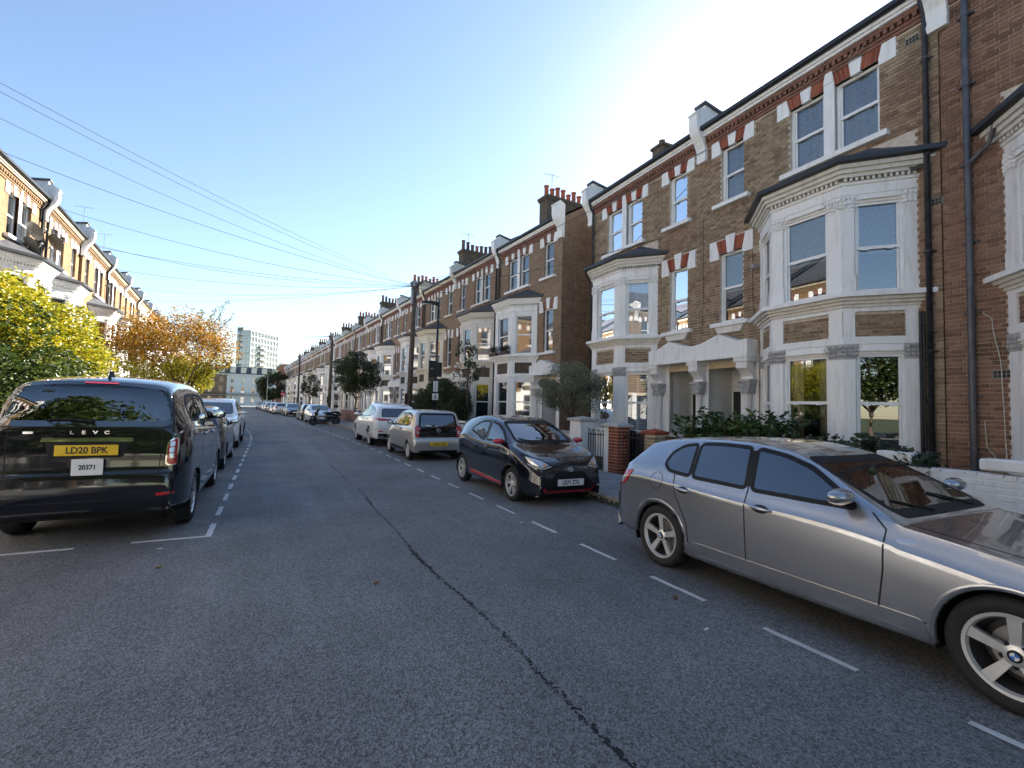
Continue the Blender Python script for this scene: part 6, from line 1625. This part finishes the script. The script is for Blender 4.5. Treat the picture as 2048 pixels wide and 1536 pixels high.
    # laurel in front of the porch
    r = empty('laurel_shrub', (8.5, 6.55, .07), 0, 'glossy green laurel shrub in front of the porch and bay', 'shrub'); rnd = random.Random(22); m = MB(); L = MB()
    for i in range(110):
        e = (rnd.gauss(0, .3), rnd.uniform(-1.1, 1.1), .95+.62*rnd.random()*(1-abs(rnd.gauss(0, .3)))); P = limb(m, (rnd.gauss(0, .1), e[1]*.6, .0), e, .016, .006, rnd, 5, .08)
        for p in P[2:]: leaves(L, rnd, p, (.13, .14, .12), 16, .15, .2, .7, .38)
    m.obj('stem', 'bark', r, smooth=True, fix=False); L.obj('foliage', 'leaf_laurel', r, fix=False)
    # ivy over the dark wall
    r = empty('ivy_plant', (7.62, 3.75, .07), 0, 'trailing ivy spilling over the dark wall behind the silver hatchback', 'ivy'); rnd = random.Random(23); L = MB(); m = MB()
    for i in range(70):
        y = rnd.uniform(-.75, 1.6); z = .75+.42*rnd.random()*max(.25, 1-(y/1.9)**2); leaves(L, rnd, (rnd.gauss(.0, .13), y, z), (.14, .16, .14), 42, .075, .2, .4, .8)
        if i % 4 == 0: limb(m, (.1, y*.8, 0), (rnd.gauss(0, .1), y, z), .012, .005, rnd, 5, .1)
    m.obj('stem', 'bark', r, smooth=True, fix=False); L.obj('foliage', 'leaf_ivy', r, fix=False)
    # flowers on the bay sill of the end house
    for k, (y, mt) in enumerate(((18.9, 'leaf_ivy'), (19.9, 'leaf_dark'))):
        x = 10.38-.064*(y-16.5)-.98; r = empty('window_box', (x, y, 3.95), .064, ('nearer' if k == 0 else 'farther')+' planted flower box on the bay sill of the end house', 'window box', 'window boxes'); rnd = random.Random(30+k)
        MB().cbox(-.08, .1, -.32, .32, 0, .16, .01).obj('trough', 'pot_dark', r); m = MB()
        for i in range(14): leaves(m, rnd, (rnd.gauss(0, .05), rnd.uniform(-.3, .3), .26+.1*rnd.random()), (.1, .1, .12), 30, .06, .2)
        m.obj('foliage', mt, r, fix=False)
    # weeds in the gutter, fallen leaves, scraps
    rnd = random.Random(24); m = MB()
    for i in range(90):
        x, y = KR-.03+rnd.gauss(0, .05), 6.2+rnd.gauss(0, .5); leaves(m, rnd, (x, y, .04), (.05, .07, .05), 7, .06, 0, .5, .3)
    m.obj('weeds', 'leaf_dark', None, fix=False, kind='stuff', label='straggling weeds growing in the gutter by the kerb', category='weeds') if False else tag(m.obj('weeds', 'leaf_ivy', fix=False), 'straggling weeds growing in the gutter by the kerb', 'weeds', None, 'stuff')
    for i, (x, y, lab) in enumerate(((3.17, 3.05, 'curled brown leaf lying on the road by the silver hatchback'), (.9, 4.4, 'small dry leaf in the middle of the road'), (-.9, 5.6, 'dry leaf on the road behind the taxi'))):
        m = MB(); m.add([(0, 0, .004), (.02, .018, .018), (.055, .0, .006), (.02, -.018, .02), (.075, .004, .02)], [(0, 1, 2), (0, 2, 3), (2, 1, 4)]); o = m.obj('fallen_leaf', 'leaf_dry', fix=False); o.location = (x, y, 0); tag(o, lab, 'leaf', 'fallen leaves')
    for i, (x, y, lab) in enumerate(((2.95, 2.52, 'white paper scrap on the road near the front door of the silver hatchback'), (3.2, 5.9, 'white paper scrap beside the bay marking'), (-1.0, 6.3, 'white paint flake by the corner marking behind the taxi'))):
        m = MB(); m.add([(0, 0, .004), (.05, .006, .005), (.048, .022, .009), (.004, .02, .006), (0, 0, .0065), (.05, .006, .0075), (.048, .022, .0115), (.004, .02, .0085)], [(0, 3, 2, 1), (4, 5, 6, 7), (0, 1, 5, 4), (1, 2, 6, 5), (2, 3, 7, 6), (3, 0, 4, 7)]); o = m.obj('paper_scrap', 'marking'); o.location = (x, y, 0); tag(o, lab, 'litter', 'scraps on the road')
build_plants()
# ---------------------------------------------------------------- poles, wires, lamp, signs, dishes
def build_furniture():
    def pole(x, y, h, label, lean=0):
        r = empty('telegraph_pole', (x, y, .1), 0, label, 'telegraph pole', 'telegraph poles'); rnd = random.Random(int(y))
        MB().tube([(0, 0, 0), (lean*.5, 0, h*.5), (lean, 0, h)], [.15, .13, .11], 14).obj('shaft', 'wood_pole', r, smooth=True)
        MB().tube([(lean*.98, 0, h*.965), (lean, 0, h+.02)], .125, 14).obj('cap', 'lead', r)
        m = MB(); m.box(-.18+lean, -.1+lean, -.1, .1, h-1.2, h-.5); m.obj('junction_box', 'grey_metal', r)
        m = MB()
        for k in range(6): m.tube([(lean+.1*(1 if k % 2 else -1), 0, 2.6+k*.5), (lean*.6+.26*(1 if k % 2 else -1), 0, 2.6+k*.5)], .012, 5)
        m.obj('step_iron', 'iron', r)
        for k in range(4): a = k*1.57; MB().tube([(lean+.11*math.cos(a), .11*math.sin(a), h-.25), (lean+.22*math.cos(a), .22*math.sin(a), h-.22)], .01, 5).obj('hook', 'iron', r)
        MB().box(-.2, -.13, -.09, .09, 1.5, 2.1).obj('cable_box', 'trim', r)
        return Vector((x+lean, y, h-.15))
    p1 = pole(6.44, 24.3, 8.0, 'tall wooden telegraph pole with wires fanning out beside the hedge', .12)
    p2 = pole(4.92, 46.6, 7.9, 'second wooden telegraph pole, beyond the round street tree', .05)
    p3 = pole(3.46, 70.3, 7.9, 'third wooden telegraph pole far along the right pavement', .0)
    def wire(a, b, sag, label, r=.009):
        a, b = Vector(a), Vector(b); n = 28; P = [a.lerp(b, i/n)-Vector((0, 0, sag*4*(i/n)*(1-i/n))) for i in range(n+1)]
        o = MB().tube([q-a for q in P], r, 5).obj('overhead_wire', 'wire', smooth=True); o.location = a; tag(o, label, 'wire', 'overhead telephone wires')
    def lx(y): return -8.15 if y < 27 else -8.15-.065*(y-27)
    for i, y in enumerate((13.6, 14.2, 16.6, 20.4, 25.6, 30.8, 31.2, 36.1, 41.4, 46.7)):
        wire(p1, (lx(y), y, 9.35), .35+.1*(i % 3), ORD[i]+' overhead wire from the first pole to the left houses, counted from the camera', .006 if y < 17 else .008)
    for i, y in enumerate((19.0, 27.5, 33, 38)): wire(p1, (10.25-.064*(y-16.5), y, 8.6), .15, ORD[i]+' short wire from the first pole to the right terrace', .01)
    wire(p1, (fx(10.9)-.1, 10.9, 6.95), .3, 'wire from the first pole to the house with shuttered bay', .01); wire(p1, (fx(9.0)-.1, 9.0, 8.9), .3, 'wire from the first pole to the shared party wall', .01)
    wire(p1, p2, .5, 'long wire between the first and second pole', .008)
    for i, y in enumerate((50, 57, 62, 67.5)): wire(p2, (lx(y), y, 9.3), .4, ORD[i]+' overhead wire from the second pole to the left houses', .011)
    for i, y in enumerate((76, 84)): wire(p3, (lx(y), y, 9.3), .4, ORD[i]+' overhead wire from the third pole to the left houses', .013)
    # lamp post with signs
    r = empty('lamp_post', (6.3, 19.5, .1), 0, 'black lamp post with sign boards and parking plates behind the small silver hatchback', 'lamp post')
    MB().tube([(0, 0, 0), (0, 0, 1.2)], .085, 14).obj('base', 'post_black', r, smooth=True); MB().tube([(0, 0, 1.2), (.02, 0, 5.85)], [.055, .045], 12).obj('shaft', 'post_black', r, smooth=True)
    MB().tube([(.02, 0, 5.8), (-.12, 0, 5.88)], .03, 8).obj('arm', 'post_black', r)
    m = MB(); m.prism([(-.75, 5.87), (-.7, 5.93), (-.2, 5.97), (.06, 5.93), (.06, 5.86), (-.3, 5.83)], 1, -.12, .12); m.obj('lantern', 'post_black', r); MB().box(-.66, -.25, -.09, .09, 5.822, 5.84).obj('lens', 'sign_white', r)
    MB().cbox(-.33, .0, -.05, .02, 2.7, 3.42, .01).obj('sign_board', 'post_black', r); MB().cbox(.02, .24, -.09, -.03, 2.74, 3.36, .01).obj('sign_board', 'post_black', r)
    m = MB(); m.box(-.24, -.205, -.056, -.05, 3.05, 3.11); m.box(-.17, -.135, -.056, -.05, 3.05, 3.11); m.obj('sign_bracket', 'grey_metal', r)
    for (z0, z1, w) in ((2.1, 2.55, .1), (1.75, 2.02, .13)):
        p = MB().box(-w-.02, w-.02, -.085, -.075, z0, z1).obj('parking_plate', 'sign_white', r)
        for k in range(5): MB().box(-w+.02+.01*k, w-.07-.012*(k % 3), -.0875, -.085, z0+.05+k*(z1-z0-.08)/5, z0+.05+k*(z1-z0-.08)/5+.02).obj('text_line', 'ink', p)
    # no-entry sign far off and a thin grey lamp column
    r = empty('road_sign', (1.9, 84, .1), 0, 'small red and white round road sign on a grey post in the distance', 'road sign')
    MB().tube([(0, 0, 0), (0, 0, 3.0)], .04, 8).obj('post', 'grey_metal', r); d = MB().lathe([(.0001, -.02), (.33, -.02), (.33, .0), (.0001, .0)], 24, 'y', (0, -.05, 2.7)).obj('disc', 'sign_red', r); MB().box(-.22, .22, -.085, -.075, 2.64, 2.76).obj('bar', 'sign_white', d)
    for i, (x, y, h) in enumerate(((-.4, 100, 6.5), (-9.2, 120, 7))):
        r = empty('lamp_column', (x, y, .1), 0, ['slim grey lamp column far along the right kerb', 'slim dark lamp column at the end of the left pavement'][i], 'lamp post'); MB().tube([(0, 0, 0), (0, 0, h)], [.09, .05], 10).obj('shaft', 'grey_metal' if i == 0 else 'post_black', r); MB().cbox(-.5, .1, -.1, .1, h, h+.08, .02).obj('lantern', 'grey_metal', r)
    # satellite dishes on the left
    for i, (y, z, lab) in enumerate(((23.4, 7.66, 'upper satellite dish on the left wall by the drainpipe'), (23.2, 7.05, 'lower satellite dish on the left wall by the drainpipe'), (25.3, 7.8, 'large satellite dish projecting from the left wall'))):
        r = empty('satellite_dish', (-8.35, y, z), 0, lab, 'satellite dish', 'satellite dishes'); m = MB(); m.tube([(.0, 0, -.25), (.18, 0, -.25), (.3, 0, 0)], .02, 6); m.obj('bracket', 'grey_metal', r)
        m = MB(); ax = Vector((.6, .62, .5)).normalized(); a = ax.cross(Vector((0, 0, 1))).normalized(); b = ax.cross(a); v = []; f = []; c = Vector((.32, 0, .0))
        for k in range(5):
            rr = .38*k/4
            for q in range(20): t = q*math.pi/10; v.append(tuple(c+a*rr*math.cos(t)+b*rr*math.sin(t)*.9+ax*(.5*rr*rr)))
        for k in range(4):
            for q in range(20): f.append((k*20+q, k*20+(q+1) % 20, k*20+20+(q+1) % 20, k*20+20+q))
        m.add(v, f); m.obj('dish', 'dish', r, smooth=True, fix=False); m = MB(); m.tube([c+b*.34, c+ax*.4], .012, 5); m.ball(tuple(c+ax*.4), .05, .05, .04, 8, 6); m.obj('receiver_arm', 'grey_metal', r)
    # TV aerials on the roofs
    for i, (x, y) in enumerate(((13.2, 21.6), (12.6, 32.3), (-11.6, 41.0), (-12.0, 47.0))):
        r = empty('roof_aerial', (x, y, 12.4), 0, ['aerial on the end house chimney', 'aerial on the next chimney along the right terrace', 'aerial on the left roofs, nearer of two', 'aerial on the left roofs, farther of two'][i], 'aerial', 'roof aerials')
        MB().tube([(0, 0, 0), (0, 0, 2.0)], .015, 6).obj('mast', 'grey_metal', r); m = MB(); m.tube([(-.5, 0, 1.9), (.5, 0, 1.95)], .01, 5)
        for k in range(7): m.tube([(-.45+k*.15, -.18, 1.9), (-.45+k*.15, .18, 1.9)], .006, 4)
        m.obj('elements', 'grey_metal', r)
    # wheelie bin by the gate
    r = empty('wheelie_bin', (8.35, 9.9, .07), R_(10), 'dark grey wheeled bin standing behind the iron gate', 'bin')
    m = MB(); m.add([(-.22, -.24, .06), (.22, -.24, .06), (.22, .24, .06), (-.22, .24, .06), (-.28, -.29, .95), (.28, -.29, .95), (.28, .29, .95), (-.28, .29, .95)], [(0, 3, 2, 1), (4, 5, 6, 7), (0, 1, 5, 4), (1, 2, 6, 5), (2, 3, 7, 6), (3, 0, 4, 7)]); m.obj('tub', 'trim', r)
    MB().prism([(-.3, .95), (.33, .95), (.31, 1.0), (-.26, 1.06)], 1, -.3, .3).obj('lid', 'trim', r)
    for s_ in (-1, 1): MB().lathe([(.09, -.03), (.09, .03)], 16, 'y', (.22, s_*.25, .09)).obj('wheel', 'tyre', r)
build_furniture()
